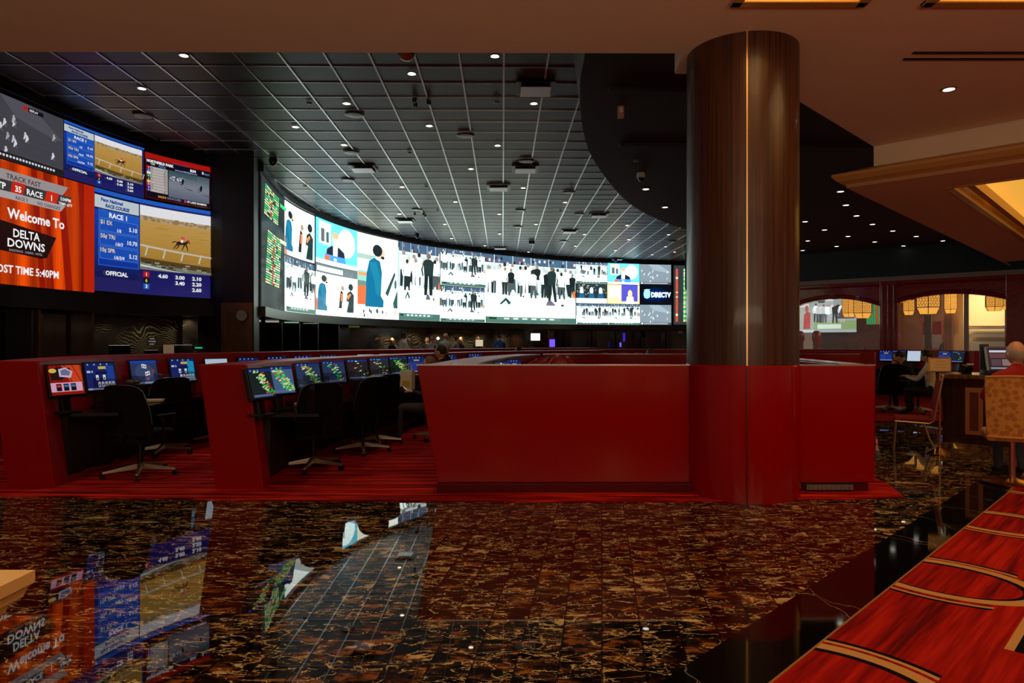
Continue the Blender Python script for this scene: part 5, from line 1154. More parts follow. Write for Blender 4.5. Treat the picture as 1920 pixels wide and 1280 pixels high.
# ------------------------------------------------------------------ people
def skin_mesh(nodes, edges):
    """nodes: {name: (co, r)}; first node is the root"""
    names = list(nodes); me = bpy.data.meshes.new('body'); me.from_pydata([nodes[n][0] for n in names], [(names.index(a), names.index(c)) for a, c in edges], [])
    o = bpy.data.objects.new('body', me); COL.objects.link(o)
    sk = o.modifiers.new('s', 'SKIN'); sk.use_smooth_shade = True
    if not me.skin_vertices: me.skin_vertices.new()
    for i, n in enumerate(names):
        r = nodes[n][1]; r = r if isinstance(r, tuple) else (r, r)
        me.skin_vertices[0].data[i].radius = r; me.skin_vertices[0].data[i].use_root = (i == 0)
    sb = o.modifiers.new('b', 'SUBSURF'); sb.levels = 2; sb.render_levels = 2
    dg = bpy.context.evaluated_depsgraph_get(); m2 = bpy.data.meshes.new_from_object(o.evaluated_get(dg))
    vs = [v.co.copy() for v in m2.vertices]; fs = [tuple(p.vertices) for p in m2.polygons]
    bpy.data.objects.remove(o); return vs, fs
def seg_dist(p, a, b):
    ab = b-a; t = max(0, min(1, (p-a).dot(ab)/max(1e-9, ab.length_squared))); return (p-a-ab*t).length
def person(loc, rz, J, mats, label, hair=None, fingers=True, scale=1.0, head_yaw=0, head_pitch=0, extra=None, cap=None):
    """J: joint positions; mats: dict top, legs, shoe, skin"""
    V = {k: Vector(v) for k, v in J.items()}
    sw = .055
    nodes = {'pel': (V['pel'], (.125,.105)), 'sp': (V['sp'], (.125,.10)), 'ch': (V['ch'], (.15,.11)), 'uc': (V['uc'], (.115,.085)), 'nk': (V['nk'], .052), 'hd': (V['hd'], .05)}
    edges = [('pel','sp'),('sp','ch'),('ch','uc'),('uc','nk'),('nk','hd')]
    bones = [('pel','sp','top'),('sp','ch','top'),('ch','uc','top'),('uc','nk','top'),('nk','hd','skin')]
    for s in 'LR':
        nodes['sh'+s] = (V['sh'+s], .062); nodes['el'+s] = (V['el'+s], .043); nodes['wr'+s] = (V['wr'+s], .028)
        nodes['hp'+s] = (V['hp'+s], .095); nodes['kn'+s] = (V['kn'+s], .062); nodes['an'+s] = (V['an'+s], .042); nodes['to'+s] = (V['to'+s], .036)
        edges += [('uc','sh'+s),('sh'+s,'el'+s),('el'+s,'wr'+s),('pel','hp'+s),('hp'+s,'kn'+s),('kn'+s,'an'+s),('an'+s,'to'+s)]
        bones += [('uc','sh'+s,'top'),('sh'+s,'el'+s,'top'),('el'+s,'wr'+s,mats.get('fore','top')),('pel','hp'+s,'legs'),('hp'+s,'kn'+s,'legs'),('kn'+s,'an'+s,'legs'),('an'+s,'to'+s,'shoe')]
    vs, fs = skin_mesh(nodes, edges)
    order = ['skin','top','legs','shoe','eye','lip']
    ml = [mats['skin'], mats['top'], mats['legs'], mats['shoe'], M['black'], mat_lip]
    b = MB(); b.v = [tuple(v) for v in vs]; b.f = fs
    bl = [(V[a], V[c], order.index(m)) for a, c, m in bones]
    for f in fs:
        c = sum((vs[i] for i in f), Vector())/len(f); b.m.append(min(bl, key=lambda q: seg_dist(c, q[0], q[1]))[2])
    # head
    H = V['hd']; up = (V['hd']-V['nk']).normalized(); hc = H+Vector((0,0,.075))+up*.01
    b.M = Matrix.Translation(hc) @ Matrix.Rotation(head_yaw, 4, 'Z') @ Matrix.Rotation(head_pitch, 4, 'X')
    def hf(p):
        q = p.copy()
        if q.z < 0: q.x *= 1-.28*q.z*q.z; q.y *= 1-.10*q.z*q.z
        if q.y > .3:
            q.y += .03; 
            if -.1 < q.z < .3: q.y -= .05*abs(q.x)
        if q.y > .85 and -.35 < q.z < .1: q.y += .10
        if q.y < 0 and q.z > -.2: q.y *= 1.08
        return q
    b.ell((0,0,0), (.077,.098,.122), 20, 14, 0, fn=hf)
    b.tube([(0,.095,.015),(0,.118,-.022),(0,.104,-.036)], [.008,.014,.009], 8, 0)
    for s in (-1, 1):
        b.ell((s*.030,.086,.018), (.013,.010,.008), 8, 6, 4); b.ell((s*.077,-.005,-.01), (.012,.022,.032), 10, 7, 0)
        b.tube([(s*.016,.098,.036),(s*.045,.088,.038)], .0045, 6, 4)
    b.tube([(-.022,.094,-.062),(0,.101,-.060),(.022,.094,-.062)], [.004,.007,.004], 8, 5)
    b.M = Matrix()
    # hands
    for s, sg in (('L',-1),('R',1)):
        d = (V['wr'+s]-V['el'+s]).normalized(); side = d.cross(Vector((0,0,1)))
        if side.length < .2: side = Vector((1,0,0))
        side.normalize(); nrm = side.cross(d).normalized(); w0 = V['wr'+s]
        if nrm.z > 0: nrm = -nrm
        b.M = Matrix.Translation(w0) @ Matrix((( side.x, d.x, -nrm.x, 0),(side.y, d.y, -nrm.y, 0),(side.z, d.z, -nrm.z, 0),(0,0,0,1)))
        b.ell((0,.045,0), (.040,.055,.017), 12, 8, 0)
        if fingers:
            for k in range(4):
                x = (-.027+.018*k); L = (.068,.076,.071,.056)[k]
                b.tube([(x,.075,0),(x*1.1,.075+L*.45,-.006),(x*1.1,.075+L*.8,-.026),(x,.075+L*.85,-.045)], [.0095,.009,.0082,.0065], 7, 0)
            b.tube([(-sg*.03,.02,-.002),(-sg*.055,.045,-.014),(-sg*.052,.075,-.028)], [.012,.0105,.0075], 7, 0)
        b.M = Matrix()
    root = empty('person', loc, rz, label=label, cat='person'); root.scale = (scale,)*3
    bo = b.build('body', ml, root, smooth=True)
    if hair:
        kind, hm = hair; hb = MB(); hb.M = Matrix.Translation(hc) @ Matrix.Rotation(head_yaw, 4, 'Z') @ Matrix.Rotation(head_pitch, 4, 'X')
        if kind == 'short': hb.ell((0,-.012,.018), (.083,.101,.115), 18, 12, fn=lambda p: Vector((p.x, min(p.y, .62-.2*(p.z < 0))*1.0, max(p.z, -.45 if p.y < .1 else .12))))
        if kind == 'fringe': # bald crown, hair round the back and sides
            hb.lathe([(.99,-.45),(1.07,-.25),(1.08,.10),(1.0,.28)], 22, a0=PI-.35, a1=2*PI+.35, M=Matrix.Diagonal((.078,.100,.115,1)))
        if kind == 'long':
            hb.ell((0,-.014,.015), (.088,.104,.120), 18, 12, fn=lambda p: Vector((p.x, min(p.y, .55), max(p.z, -.5 if p.y < .1 else .15))))
            hb.ell((0,-.055,-.14), (.095,.055,.17), 16, 10)
            for s in (-1, 1): hb.ell((s*.075,.0,-.11), (.03,.045,.14), 12, 8)
        hb.build('hair', hm, root, smooth=True)
    if extra: extra(root, V, hc)
    return root
mat_lip = mat('lip', rgb(150,80,72), .5)
def seated(lean=0.0, reach=.35, hz=.50, kn=.46, arms='lap', spread=.10, twist=0, foot=.40):
    c, s = math.cos(lean), math.sin(lean); up = lambda h: (0, h*s, hz+h*c)
    J = dict(pel=(0,0,hz), sp=up(.17), ch=up(.34), uc=up(.46), nk=up(.56), hd=(0,.62*s+.02,hz+.60*c))
    for k, sg in (('L',-1),('R',1)):
        x, y, z = up(.46); J['sh'+k] = (sg*.185, y, z-.02)
        if arms == 'lap': J['el'+k] = (sg*.25, y+.06, z-.28); J['wr'+k] = (sg*.08, y+.27, z-.26)
        elif arms == 'desk': J['el'+k] = (sg*.26, y+.14, z-.24); J['wr'+k] = (sg*.12, y+.38, z-.18)
        elif arms == 'phone': J['el'+k] = (sg*.24, y+.10, z-.26); J['wr'+k] = (sg*.055, y+.30, z-.20)
        elif arms == 'head': J['el'+k] = (sg*.22, y+.25, z-.16); J['wr'+k] = (sg*.05, y+.22, z+.06)
        J['hp'+k] = (sg*.09, .02, hz-.02); J['kn'+k] = (sg*spread, kn, hz+.02); J['an'+k] = (sg*spread, foot, .09); J['to'+k] = (sg*(spread+.01), foot+.16, .045)
    return J
def standing(lean=0.0, arms='counter', h=1.0):
    J = dict(pel=(0,0,.93), sp=(0,.02*lean,1.08), ch=(0,.15*lean,1.25), uc=(0,.28*lean,1.39), nk=(0,.36*lean,1.48), hd=(0,.42*lean+.01,1.53))
    for k, sg in (('L',-1),('R',1)):
        J['sh'+k] = (sg*.18, .28*lean, 1.38)
        if arms == 'counter': J['el'+k] = (sg*.25, .30*lean+.08, 1.12); J['wr'+k] = (sg*.14, .3*lean+.32, 1.12)
        else: J['el'+k] = (sg*.24, .1*lean, 1.10); J['wr'+k] = (sg*.24, .1*lean+.08, .86)
        J['hp'+k] = (sg*.09, 0, .90); J['kn'+k] = (sg*.10, .02, .50); J['an'+k] = (sg*.10, -.01, .09); J['to'+k] = (sg*.12, .14, .045)
    return J
C_ = {n: cloth('cloth_'+n, c) for n, c in dict(navy=(18,20,34), black=(18,18,20), grey=(62,64,64), ltgrey=(150,150,152), white=(200,200,196), cream=(214,206,184), red=(158,22,16), denim=(58,70,92), purple=(70,56,84), blue=(24,70,150), brown=(40,28,20), shoe=(16,15,15)).items()}
HAIR = {n: mat('hair_'+n, rgb(*c), .6) for n, c in dict(dark=(22,17,15), blonde=(226,184,112), grey=(150,145,138), brown=(110,78,50), ginger=(150,105,70)).items()}
def mm(top, legs, skin=None, fore='top'): return dict(top=C_[top], legs=C_[legs], shoe=C_['shoe'], skin=skin or M['skin'], fore=fore)
# man with the phone, facing left, beside the long red counter
def phone(root, V, hc):
    p = (V['wrL']+V['wrR'])/2+Vector((0,.10,.03))
    ph = empty('mobile_phone', (0,0,0), label='mobile phone with a lit pale screen held by the seated man', cat='phone'); Mx = Matrix.Translation(p) @ Matrix.Rotation(R(-48), 4, 'X')
    b = MB(); b.M = Mx; b.box((0,0,0), (.072,.010,.145)); bb = b.build('body', M['black'], ph, bevel=.004)
    b = MB(); b.M = Mx; b.box((0,-.0058,0), (.064,.001,.125)); b.build('screen', mat('phone_light', (.8,.9,1), .3, emit=(.7,.85,1), es=.9), ph)
    ph.location = root.location; ph.rotation_euler = root.rotation_euler; ph.scale = root.scale
person((-1.20, 10.3, .012), R(98), seated(.02, arms='phone', hz=.52, kn=.50, foot=.50), mm('navy','grey'), 'seated man in a dark jacket and grey trousers looking at a phone', hair=('short', HAIR['brown']), scale=.95, extra=phone, head_pitch=-.25)
person((-1.22, 11.9, .012), R(70), seated(.0, arms='desk', hz=.62), mm('black','black'), 'seated man in a dark jacket with dark hair and a beard, turned left', hair=('short', HAIR['dark']))
person((-1.28, 13.2, .012), R(60), seated(.0, arms='desk', hz=.66), mm('black','black'), 'white haired person seated behind the dark haired man', hair=('short', HAIR['grey']))
def px_at(px, y): return (px-960)/F*y
person((px_at(972,17.5), 17.5, .012), R(10), seated(.0, hz=.55), mm('black','black'), 'small dark haired head showing above the far red desk line', hair=('short', HAIR['dark']), fingers=False)
person((px_at(1219,15.2), 15.2, .012), R(0), seated(.0, hz=.52), mm('brown','black'), 'seated person with bushy brown hair seen just left of the column', hair=('long', HAIR['brown']), fingers=False)
person((px_at(1620,24.0), 24.0, .012), R(150), seated(.0, hz=.50), mm('brown','black'), 'bald head showing above the red desk line under the first arch', fingers=False)
# customers and clerks at the betting windows
def at_window(px, o, J, mt, label, hair, yaw=0, sc=1.0, **kw):
    p = WB(px, 0, o); a = math.atan2(-p.x, p.y)
    return person((p.x, p.y, .012), a+yaw, J, mt, label, hair=hair, fingers=False, scale=sc, **kw)
at_window(745, .15, standing(.3), mm('cream','black', M['skindark']), 'clerk in a cream shirt with dark skin standing beside a pale blue card', ('short', HAIR['dark']), R(-60), 1.06)
at_window(772, -1.0, standing(.6, h=1), mm('purple','black'), 'woman with long blonde hair and a purple grey top behind the counter', ('long', HAIR['blonde']), R(180), .93, head_pitch=-.3)
def num2(root, V, hc):
    vs, fs, x0, x1 = glyphs('2', .03); b = MB(); b.add([(-(v.x-x0-.28)*.34, -.005, v.y*.34) for v in vs], fs)
    o = b.build('number', mat('jersey_number', rgb(70,50,50), .7), root); o.location = (0, V['ch'].y-.19, 1.13)
at_window(817, .45, standing(.25), mm('ltgrey','black'), 'shaven headed man in a light grey shirt with a dark number 2 on the back', ('fringe', HAIR['brown']), R(-35), 1.04, extra=num2, head_yaw=-.5)
at_window(806, .1, standing(.2), mm('ltgrey','black'), 'balding man just left of the man with a number on his shirt', ('fringe', HAIR['ginger']), R(-20), .98)
at_window(846, .35, standing(.2), mm('ltgrey','black'), 'person with curly dark hair and a grey top leaning at a window', ('short', HAIR['dark']), R(70), .98)
at_window(832, -1.0, standing(.2), mm('black','black'), 'dim clerk with a dark face behind the counter under a bright dot of light', ('short', HAIR['dark']), R(180), .96)
at_window(893, -.95, standing(.3), mm('black','black'), 'woman with fair brown hair in black behind the counter', ('long', HAIR['brown']), R(150), .97)
at_window(919, -.9, standing(.3), mm('black','black'), 'clerk with ginger hair in black facing the customer in blue', ('short', HAIR['ginger']), R(190), .98)
at_window(931, .3, standing(.5), mm('blue','black'), 'customer in a bright blue shirt with dark hair leaning at a window', ('short', HAIR['dark']), R(20), 1.04)
p_ = CP(831, 634, .1); b = MB(); b.ell((0,0,0), (.06,.04,.06), 12, 8); b.build('window_lamp', LIT, loc=WB(831, EYE+(640-634)/F*27.2, -.3), smooth=True, label='small round bright lamp at a betting window beside the dark clerk', cat='lamp')
# slumped and seated figures at the right
person((px_at(1722,14.4), 14.4, .012), R(55), seated(.55, arms='head', hz=.56), mm('black','black', fore='skin'), 'person in a black shirt slumped forward with an arm raised to the head', hair=('short', HAIR['dark']), head_pitch=-.5)
person((px_at(1748,13.7), 13.7, .012), R(40), seated(.12, arms='desk', hz=.50), mm('white','black'), 'person in a white long sleeved top behind the brass sign post', hair=('short', HAIR['dark']), head_pitch=-.4)
person((px_at(1783,26.0), 26.6, .0), R(200), standing(.5), mm('black','black'), 'dark clothed cook standing in the kitchen opening', hair=('short', HAIR['dark']), fingers=False, scale=.98)
# big man in red at the counter, seen from behind
JM = seated(.08, arms='desk', hz=.60, kn=.42, foot=.30)
mR = person((5.36, 7.26, .014), R(-24), JM, mm('red','denim'), 'bald man in a red shirt and jeans seated with his back to the camera', hair=('fringe', HAIR['grey']), scale=1.06, head_yaw=.35)
# ------------------------------------------------------------------ right side furniture
def tan_pattern():
    m = mat('tan_patterned_fabric', rough=.75); g = NT(m); v = g.n('TexVoronoi'); g.l(g.obj(), v.inputs['Vector']); v.inputs['Scale'].default_value = 17
    g.l(g.mix(smoothstep(g, v.outputs['Distance'], .35, .55), rgb(176,116,52), rgb(206,148,76)), g.b.inputs['Base Color']); return m
r = empty('casino_chair', (5.27, 7.22, .014), R(-28), label='tan patterned high back chair on a round metal base under the man in red', cat='chair')
TP = tan_pattern()
b = MB(); n = 14
def backpt(u, t, y0):
    hw = .265-.02*(1-t)**2; z = .50+.62*t; return (u*hw, -.26-.05*t+.04*u*u+y0, z+.012*(1-u*u)*t)
vs = []; 
for y0 in (0, .07):
    for j in range(n+1):
        for i in range(n+1): vs.append(backpt(2*i/n-1, j/n, y0*(1 if 0 < i < n and 0 < j < n else .75)))
fs = []; N = (n+1)**2
for j in range(n):
    for i in range(n): a = j*(n+1)+i; fs += [(a,a+1,a+n+2,a+n+1), (N+a,N+a+n+1,N+a+n+2,N+a+1)]
edge = list(range(n+1))+[j*(n+1)+n for j in range(1,n+1)]+[n*(n+1)+i for i in range(n-1,-1,-1)]+[j*(n+1) for j in range(n-1,0,-1)]
for i in range(len(edge)): a, c = edge[i], edge[(i+1)%len(edge)]; fs.append((a,N+a,N+c,c))
b.add(vs, fs); b.build('backrest', TP, r, smooth=True)
b = MB(); b.tube([backpt(*((2*i/20-1, 0 if k == 0 else 1) ), -.004) for k in (0,) for i in range(21)], .012, 8); b.tube([backpt(2*i/20-1, 1, -.002) for i in range(21)], .010, 8); b.build('piping', M['cornice'], r, smooth=True)
b = MB(); b.box((0,.02,.50), (.50,.50,.10)); b.build('seat', TP, r, bevel=.03)
b = MB(); b.lathe([(.03,.03),(.03,.45)], 18); b.build('pole', M['chrome'], r, smooth=True)
b = MB(); b.lathe([(0,0),(.29,0),(.295,.015),(.27,.03),(.06,.05),(.04,.06),(0,.06)], 40); b.build('base', M['brass'], r, smooth=True)
# bar counter
BX0, BY0 = px_at(1767, 9.45), 9.45
bc = empty('bar_counter', (BX0+1.5, BY0, 0), label='dark wood bar counter with a granite top and inlaid panels at the right', cat='counter')
u = Vector((.71, -.70, 0)).normalized(); vv = Vector((.70, .71, 0)).normalized()
def bq(a, e_, z): q = Vector((BX0, BY0, 0))+u*a+vv*e_; return (q.x, q.y, z)
def bbox(a0, a1, e0, e1, z0_, z1_, m, nm, bev=0): b = MB(); b.hexa([bq(a0,e0,z0_),bq(a1,e0,z0_),bq(a1,e1,z0_),bq(a0,e1,z0_)], [bq(a0,e0,z1_),bq(a1,e0,z1_),bq(a1,e1,z1_),bq(a0,e1,z1_)]); return keep(b.build(nm, m, None, bevel=bev), bc)
bbox(0, 4, 0, .75, .0, .99, M['darkwood'], 'body'); bbox(-.06, 4.1, -.07, .85, .99, 1.055, M['granite'], 'worktop', .015); bbox(-.01, 4, -.012, 0, .0, .12, M['granite'], 'plinth')
for a in (.27, .95, 1.63): bbox(a, a+.20, -.012, 0, .25, .88, M['inlay'], 'inlay_panel'); bbox(a+.05, a+.15, -.018, -.012, .31, .82, M['inlayred'], 'inlay_strip')
# gaming screen on the bar
r = empty('gaming_screen', bq(.62,.28,1.055), R(-15), label='tilted gaming screen on the bar in front of the man in red', cat='screen')
b = MB(); b.box((0,.08,.03), (.34,.30,.06)); b.box((0,.10,.14), (.06,.06,.22)); b.build('stand', M['black'], r, bevel=.01)
Mx = Matrix.Translation((0,0,.21)) @ Matrix.Rotation(R(-16), 4, 'X'); b = MB(); b.M = Mx; b.box((0,.03,0), (.34,.05,.36)); b.build('bezel', M['grey'], r, bevel=.012)
pp = Pic(lambda a, bb, o: Mx @ Vector(((a-.5)*.29, .003-o, (bb-.5)*.31)), 100, 110, None, .0003)
pp.rect(0,0,100,110,rgb(50,40,52)); pp.rect(6,88,94,98,rgb(225,228,235)); pp.rect(6,60,94,84,rgb(110,70,66)); pp.rect(10,22,50,54,rgb(96,70,80)); pp.rect(54,22,92,54,rgb(150,120,110)); pp.rect(6,6,94,14,rgb(160,150,150)); pp.build('picture', PM_TERM, r)
r = empty('cabinet_screen', bq(.62,.66,1.055), R(-30), label='large dark framed display cabinet behind the bald man', cat='screen')
b = MB(); b.box((.35,.05,.18), (1.25,.08,.36)); b.box((-.25,.05,.2), (.10,.16,.42)); b.build('frame', M['black'], r, bevel=.01)
b = MB(); b.box((.45,.0,.19), (.95,.02,.28)); b.build('panel', M['darkwood'], r)
r = empty('card_reader', bq(.20,.35,1.055), R(20), label='small black card reader with a white slip on the bar', cat='card reader')
b = MB(); b.box((0,0,.06), (.16,.12,.12), rx=.3); b.build('body', M['black'], r, bevel=.02); b = MB(); b.box((.03,-.05,.13), (.08,.04,.02)); b.build('slip', M['paper'], r)
# brass sign stand
q = FL(1762, 841); r = empty('sign_stand', (px_at(1762,9.15), 9.15, 0), R(-8), label='brass post sign stand on a round domed base beside the banquet chair', cat='sign')
b = MB(); b.lathe([(0,0),(.15,0),(.155,.012),(.12,.035),(.06,.07),(.03,.09),(0,.09)], 32); b.build('base', M['brass'], r, smooth=True)
b = MB(); b.lathe([(.016,.08),(.016,.98),(.024,.98),(.024,1.0),(.016,1.0),(.016,1.08)], 16); b.build('post', M['brass'], r, smooth=True)
b = MB(); b.box((-.0,-.0,1.19), (.285,.022,.20)); b.build('frame', M['brass'], r, bevel=.008)
b = MB(); b.box((0,-.012,1.19), (.25,.004,.165)); b.build('notice', mat('notice_card', rgb(226,190,130), .7), r)
b = MB()
for i, t_ in enumerate(('NOTICE','PLEASE WAIT','TO BE SEATED')):
    vs, fs, x0, x1 = glyphs(t_, .0); sc = .024 if i else .03; b.add([((v.x-(x0+x1)/2)*sc, -.0148, 1.225-i*.04+v.y*sc) for v in vs], fs)
b.build('faint_print', mat('faint_print', rgb(150,110,66), .7), r)
# banquet chair facing left
r = empty('banquet_chair', (px_at(1712,9.45), 9.45, 0), R(62), label='banquet chair with a dark red seat and champagne metal frame facing left', cat='chair')
b = MB(); b.box((0,.0,.445), (.42,.46,.055)); b.build('seat', M['seatred'], r, bevel=.022, smooth=True)
b = MB(); b.box((0,-.27,.78), (.40,.05,.42), rx=R(10)); b.build('backrest', M['seatred'], r, bevel=.02, smooth=True)
for s in (-1, 1):
    b = MB(); b.tube([(s*.20,.22,.415),(s*.21,-.18,.40),(s*.21,-.235,.44),(s*.205,-.26,.60),(s*.20,-.33,1.0),(s*.17,-.345,1.045)], .012, 8); b.build('side_frame', M['champagne'], r, smooth=True)
    b = MB(); b.tube([(s*.20,.21,.41),(s*.20,.235,.0)], .011, 8); b.build('leg', M['champagne'], r, smooth=True)
    b = MB(); b.tube([(s*.20,-.12,.40),(s*.20,-.18,.2),(s*.20,-.27,.0)], .011, 8); b.build('leg', M['champagne'], r, smooth=True)
b = MB(); b.tube([(-.17,-.345,1.045),(.17,-.345,1.045)], .012, 8); b.build('top_rail', M['champagne'], r, smooth=True)
# desk line at the right with terminals
rd, fD = desk_row('betting_desk', [(px_at(1480,20.5),20.5,EYE-.235), (px_at(1700,19.0),19.0,EYE-.235), (px_at(1828,17.3),17.3,EYE-.235)], 'red betting desk row at the right below the two arches', thick=.3, lean=.1, squared=False)
for px, k_, lb in ((1661,'menu','bright blue terminal nearest the red counter corner in the right desk row'),(1687,(12,10,rgb(40,34,34)),'dark brown terminal second in the right desk row'),(1714,'blank','pale blue terminal third in the right desk row beside the slumped person'),(1770,'menu','blue terminal fourth in the right desk row, above the brass sign'),(1795,(13,6,rgb(30,34,52)),'dim terminal at the right end of the right desk row')):
    terminal(fD, px, k_, lb, .2, g=1.2, w_=.36, h_=.32, zlift=.2)
rE, fE = desk_row('betting_desk', [(px_at(1500,13.6),13.6,EYE-.19), (px_at(1640,12.9),12.9,EYE-.20)], 'short red betting desk just right of the column with yellow terminals', thick=.3, lean=.08, squared=False, dz=.80)
for px, k_, lb in ((1531,'blank','pale cream terminal first right of the column'),(1548,(21,140,rgb(230,180,70)),'yellow glowing terminal second right of the column'),(1566,(22,120,rgb(200,140,70)),'orange glowing terminal third right of the column'),(1580,'menu','blue terminal fourth right of the column')):
    terminal(fE, px, k_, lb, .0, w_=.30, h_=.26, zlift=.14)
# ------------------------------------------------------------------ things behind the arches
def lantern_proto():
    r = empty('lantern', (0,0,0), label='x', cat='lantern', group='yellow lanterns behind the arches')
    b = MB(); b.lathe([(.0,.0),(.22,.0),(.30,.16),(.30,.78),(.0,.80)], 6); b.build('shade', M['lantern'], r)
    b = MB()
    for k in range(6):
        a0, a1 = PI/3*k, PI/3*(k+1); c0 = Vector((math.cos(a0), math.sin(a0), 0))*.302; c1 = Vector((math.cos(a1), math.sin(a1), 0))*.302
        b.tube([c0+Vector((0,0,.16)), c0+Vector((0,0,.8))], .012, 5); b.tube([c0+Vector((0,0,.16)), c1+Vector((0,0,.16))], .010, 5); b.tube([c0*.73, c0+Vector((0,0,.16))], .010, 5)
        n = 4
        for i in range(n):
            for j in range(8):
                t = (i+.5+(.5 if j % 2 else 0))/n; 
                if t > .95: continue
                p = c0.lerp(c1, t)*1.01+Vector((0,0,.21+.073*j)); d = (c1-c0).normalized()
                b.tube([p+d*.034*math.cos(q*PI/3)+Vector((0,0,.038*math.sin(q*PI/3))) for q in range(7)], .0055, 4)
    b.build('lattice', M['lattice'], r)
    b = MB(); b.tube([(0,0,.8),(0,0,1.8)], .012, 6); b.build('rod', M['black'], r)
    return r
L0 = lantern_proto(); fl = True
for px, pyb, wpx, o, lb in ((1592,594,26,-2.2,'left lantern under the first arch, in front of the football picture'),(1618,596,34,-1.6,'right lantern under the first arch'),(1704,590,21,-2.6,'left small lantern under the second arch'),(1740,588,43,-1.0,'largest lantern, under the second arch'),(1782,587,23,-2.4,'third lantern under the second arch beside the cream wall'),(1864,583,30,-1.8,'lantern at the right side of the second arch above the kitchen'),(1882,580,14,-3.2,'partly hidden lantern at the far right of the second arch')):
    t = (px-960)/F; a = (A0.x+an.x*o-t*(A0.y+an.y*o))/(t*ad.y-ad.x); x, y = wp(a, o)
    q = L0 if fl else dup(L0); fl = False; q.location = (x, y, EYE+(640-pyb)/F*y); sc = wpx/F*y/.60; q.scale = (sc,sc,max(sc,.9)); q['label'] = lb
def awp(px, o): t = (px-960)/F; return (A0.x+an.x*o-t*(A0.y+an.y*o))/(t*ad.y-ad.x)
def wquad(nm, px0, px1, py0, py1, o, m, th=.06, **kw):
    a0, a1 = awp(px0, o), awp(px1, o); ym = (wp(a0,o)[1]+wp(a1,o)[1])/2; z1, z0_ = EYE+(640-py0)/F*ym, EYE+(640-py1)/F*ym; z0_ = max(z0_, 0)
    b = MB(); b.hexa([(*wp(a0,o),z0_),(*wp(a1,o),z0_),(*wp(a1,o-th),z0_),(*wp(a0,o-th),z0_)], [(*wp(a0,o),z1),(*wp(a1,o),z1),(*wp(a1,o-th),z1),(*wp(a0,o-th),z1)])
    return b.build(nm, m, **kw), (a0, a1, z0_, z1)
CW = mat('kitchen_cream', rgb(240,200,140), .6); KW = mat('kitchen_wall', rgb(236,206,150), .5)
wquad('kitchen_pier', 1788, 1806, 530, 800, -2.8, CW, .3, label='cream coloured wall pier under the second arch', cat='wall panel')
wquad('wood_post', 1807, 1816, 530, 800, -1.5, M['darkwood'], .15, label='dark wood post between the cream pier and the bright kitchen', cat='post')
wquad('wood_post', 1733, 1746, 530, 800, -1.8, M['darkwood'], .15, label='dark wood post behind the largest lantern', cat='post')
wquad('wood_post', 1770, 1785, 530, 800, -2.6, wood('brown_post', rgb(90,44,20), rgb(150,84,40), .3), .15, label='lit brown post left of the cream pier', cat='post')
wquad('hood', 1730, 1765, 603, 627, -3.2, M['red'], .2, label='red hood panel above the small kitchen hatch', cat='panel')
wquad('kitchen_hatch', 1731, 1764, 627, 652, -4.5, M['steel'], .3, label='steel kitchen hatch shelves seen through the second arch', cat='shelf')
wquad('kitchen_back_wall', 1814, 1884, 545, 660, -5.2, KW, .1, label='pale cream lit kitchen wall with shelves of dishes', cat='wall panel')
for i, (py0, py1, lb) in enumerate(((613,617,'upper steel shelf with yellow lit dishes in the kitchen'),(626,632,'middle steel shelf in the kitchen'),(640,657,'lower steel kitchen counter'))):
    o_, (a0, a1, z0_, z1) = wquad('kitchen_shelf', 1815, 1884, py0, py1, -4.7, M['steel'], .4, label=lb, cat='shelf')
rng = random.Random(5)
for i in range(9):
    a = awp(1822+i*7, -4.75); x, y = wp(a, -4.8); z = EYE+(640-613)/F*y
    b = MB(); b.lathe([(0,0),(.07,0),(.12,.05),(.11,.06),(0,.04)], 12); b.build('dish', mat('dish_amber', rgb(220,160,70), .4) if i == 0 else bpy.data.materials['dish_amber'], loc=(x,y,z), smooth=True, label='small amber dish on the upper kitchen shelf', cat='dish', group='dishes on the kitchen shelf')
kp = wp(awp(1850,-3.6), -3.6); lamp('kitchen_lamp', 'AREA', (kp[0], kp[1], 3.9), 150, (1,.86,.62), 1.6, rot=(0,0,0))
kp = wp(awp(1745,-4), -4); lamp('kitchen_lamp', 'AREA', (kp[0], kp[1], 3.9), 60, (1,.8,.5), .8)
kp = wp(awp(1790,-1.6), -1.6); lamp('kitchen_lamp', 'SPOT', (kp[0], kp[1], 3.9), 90, (1,.8,.5), .1, spot=100)
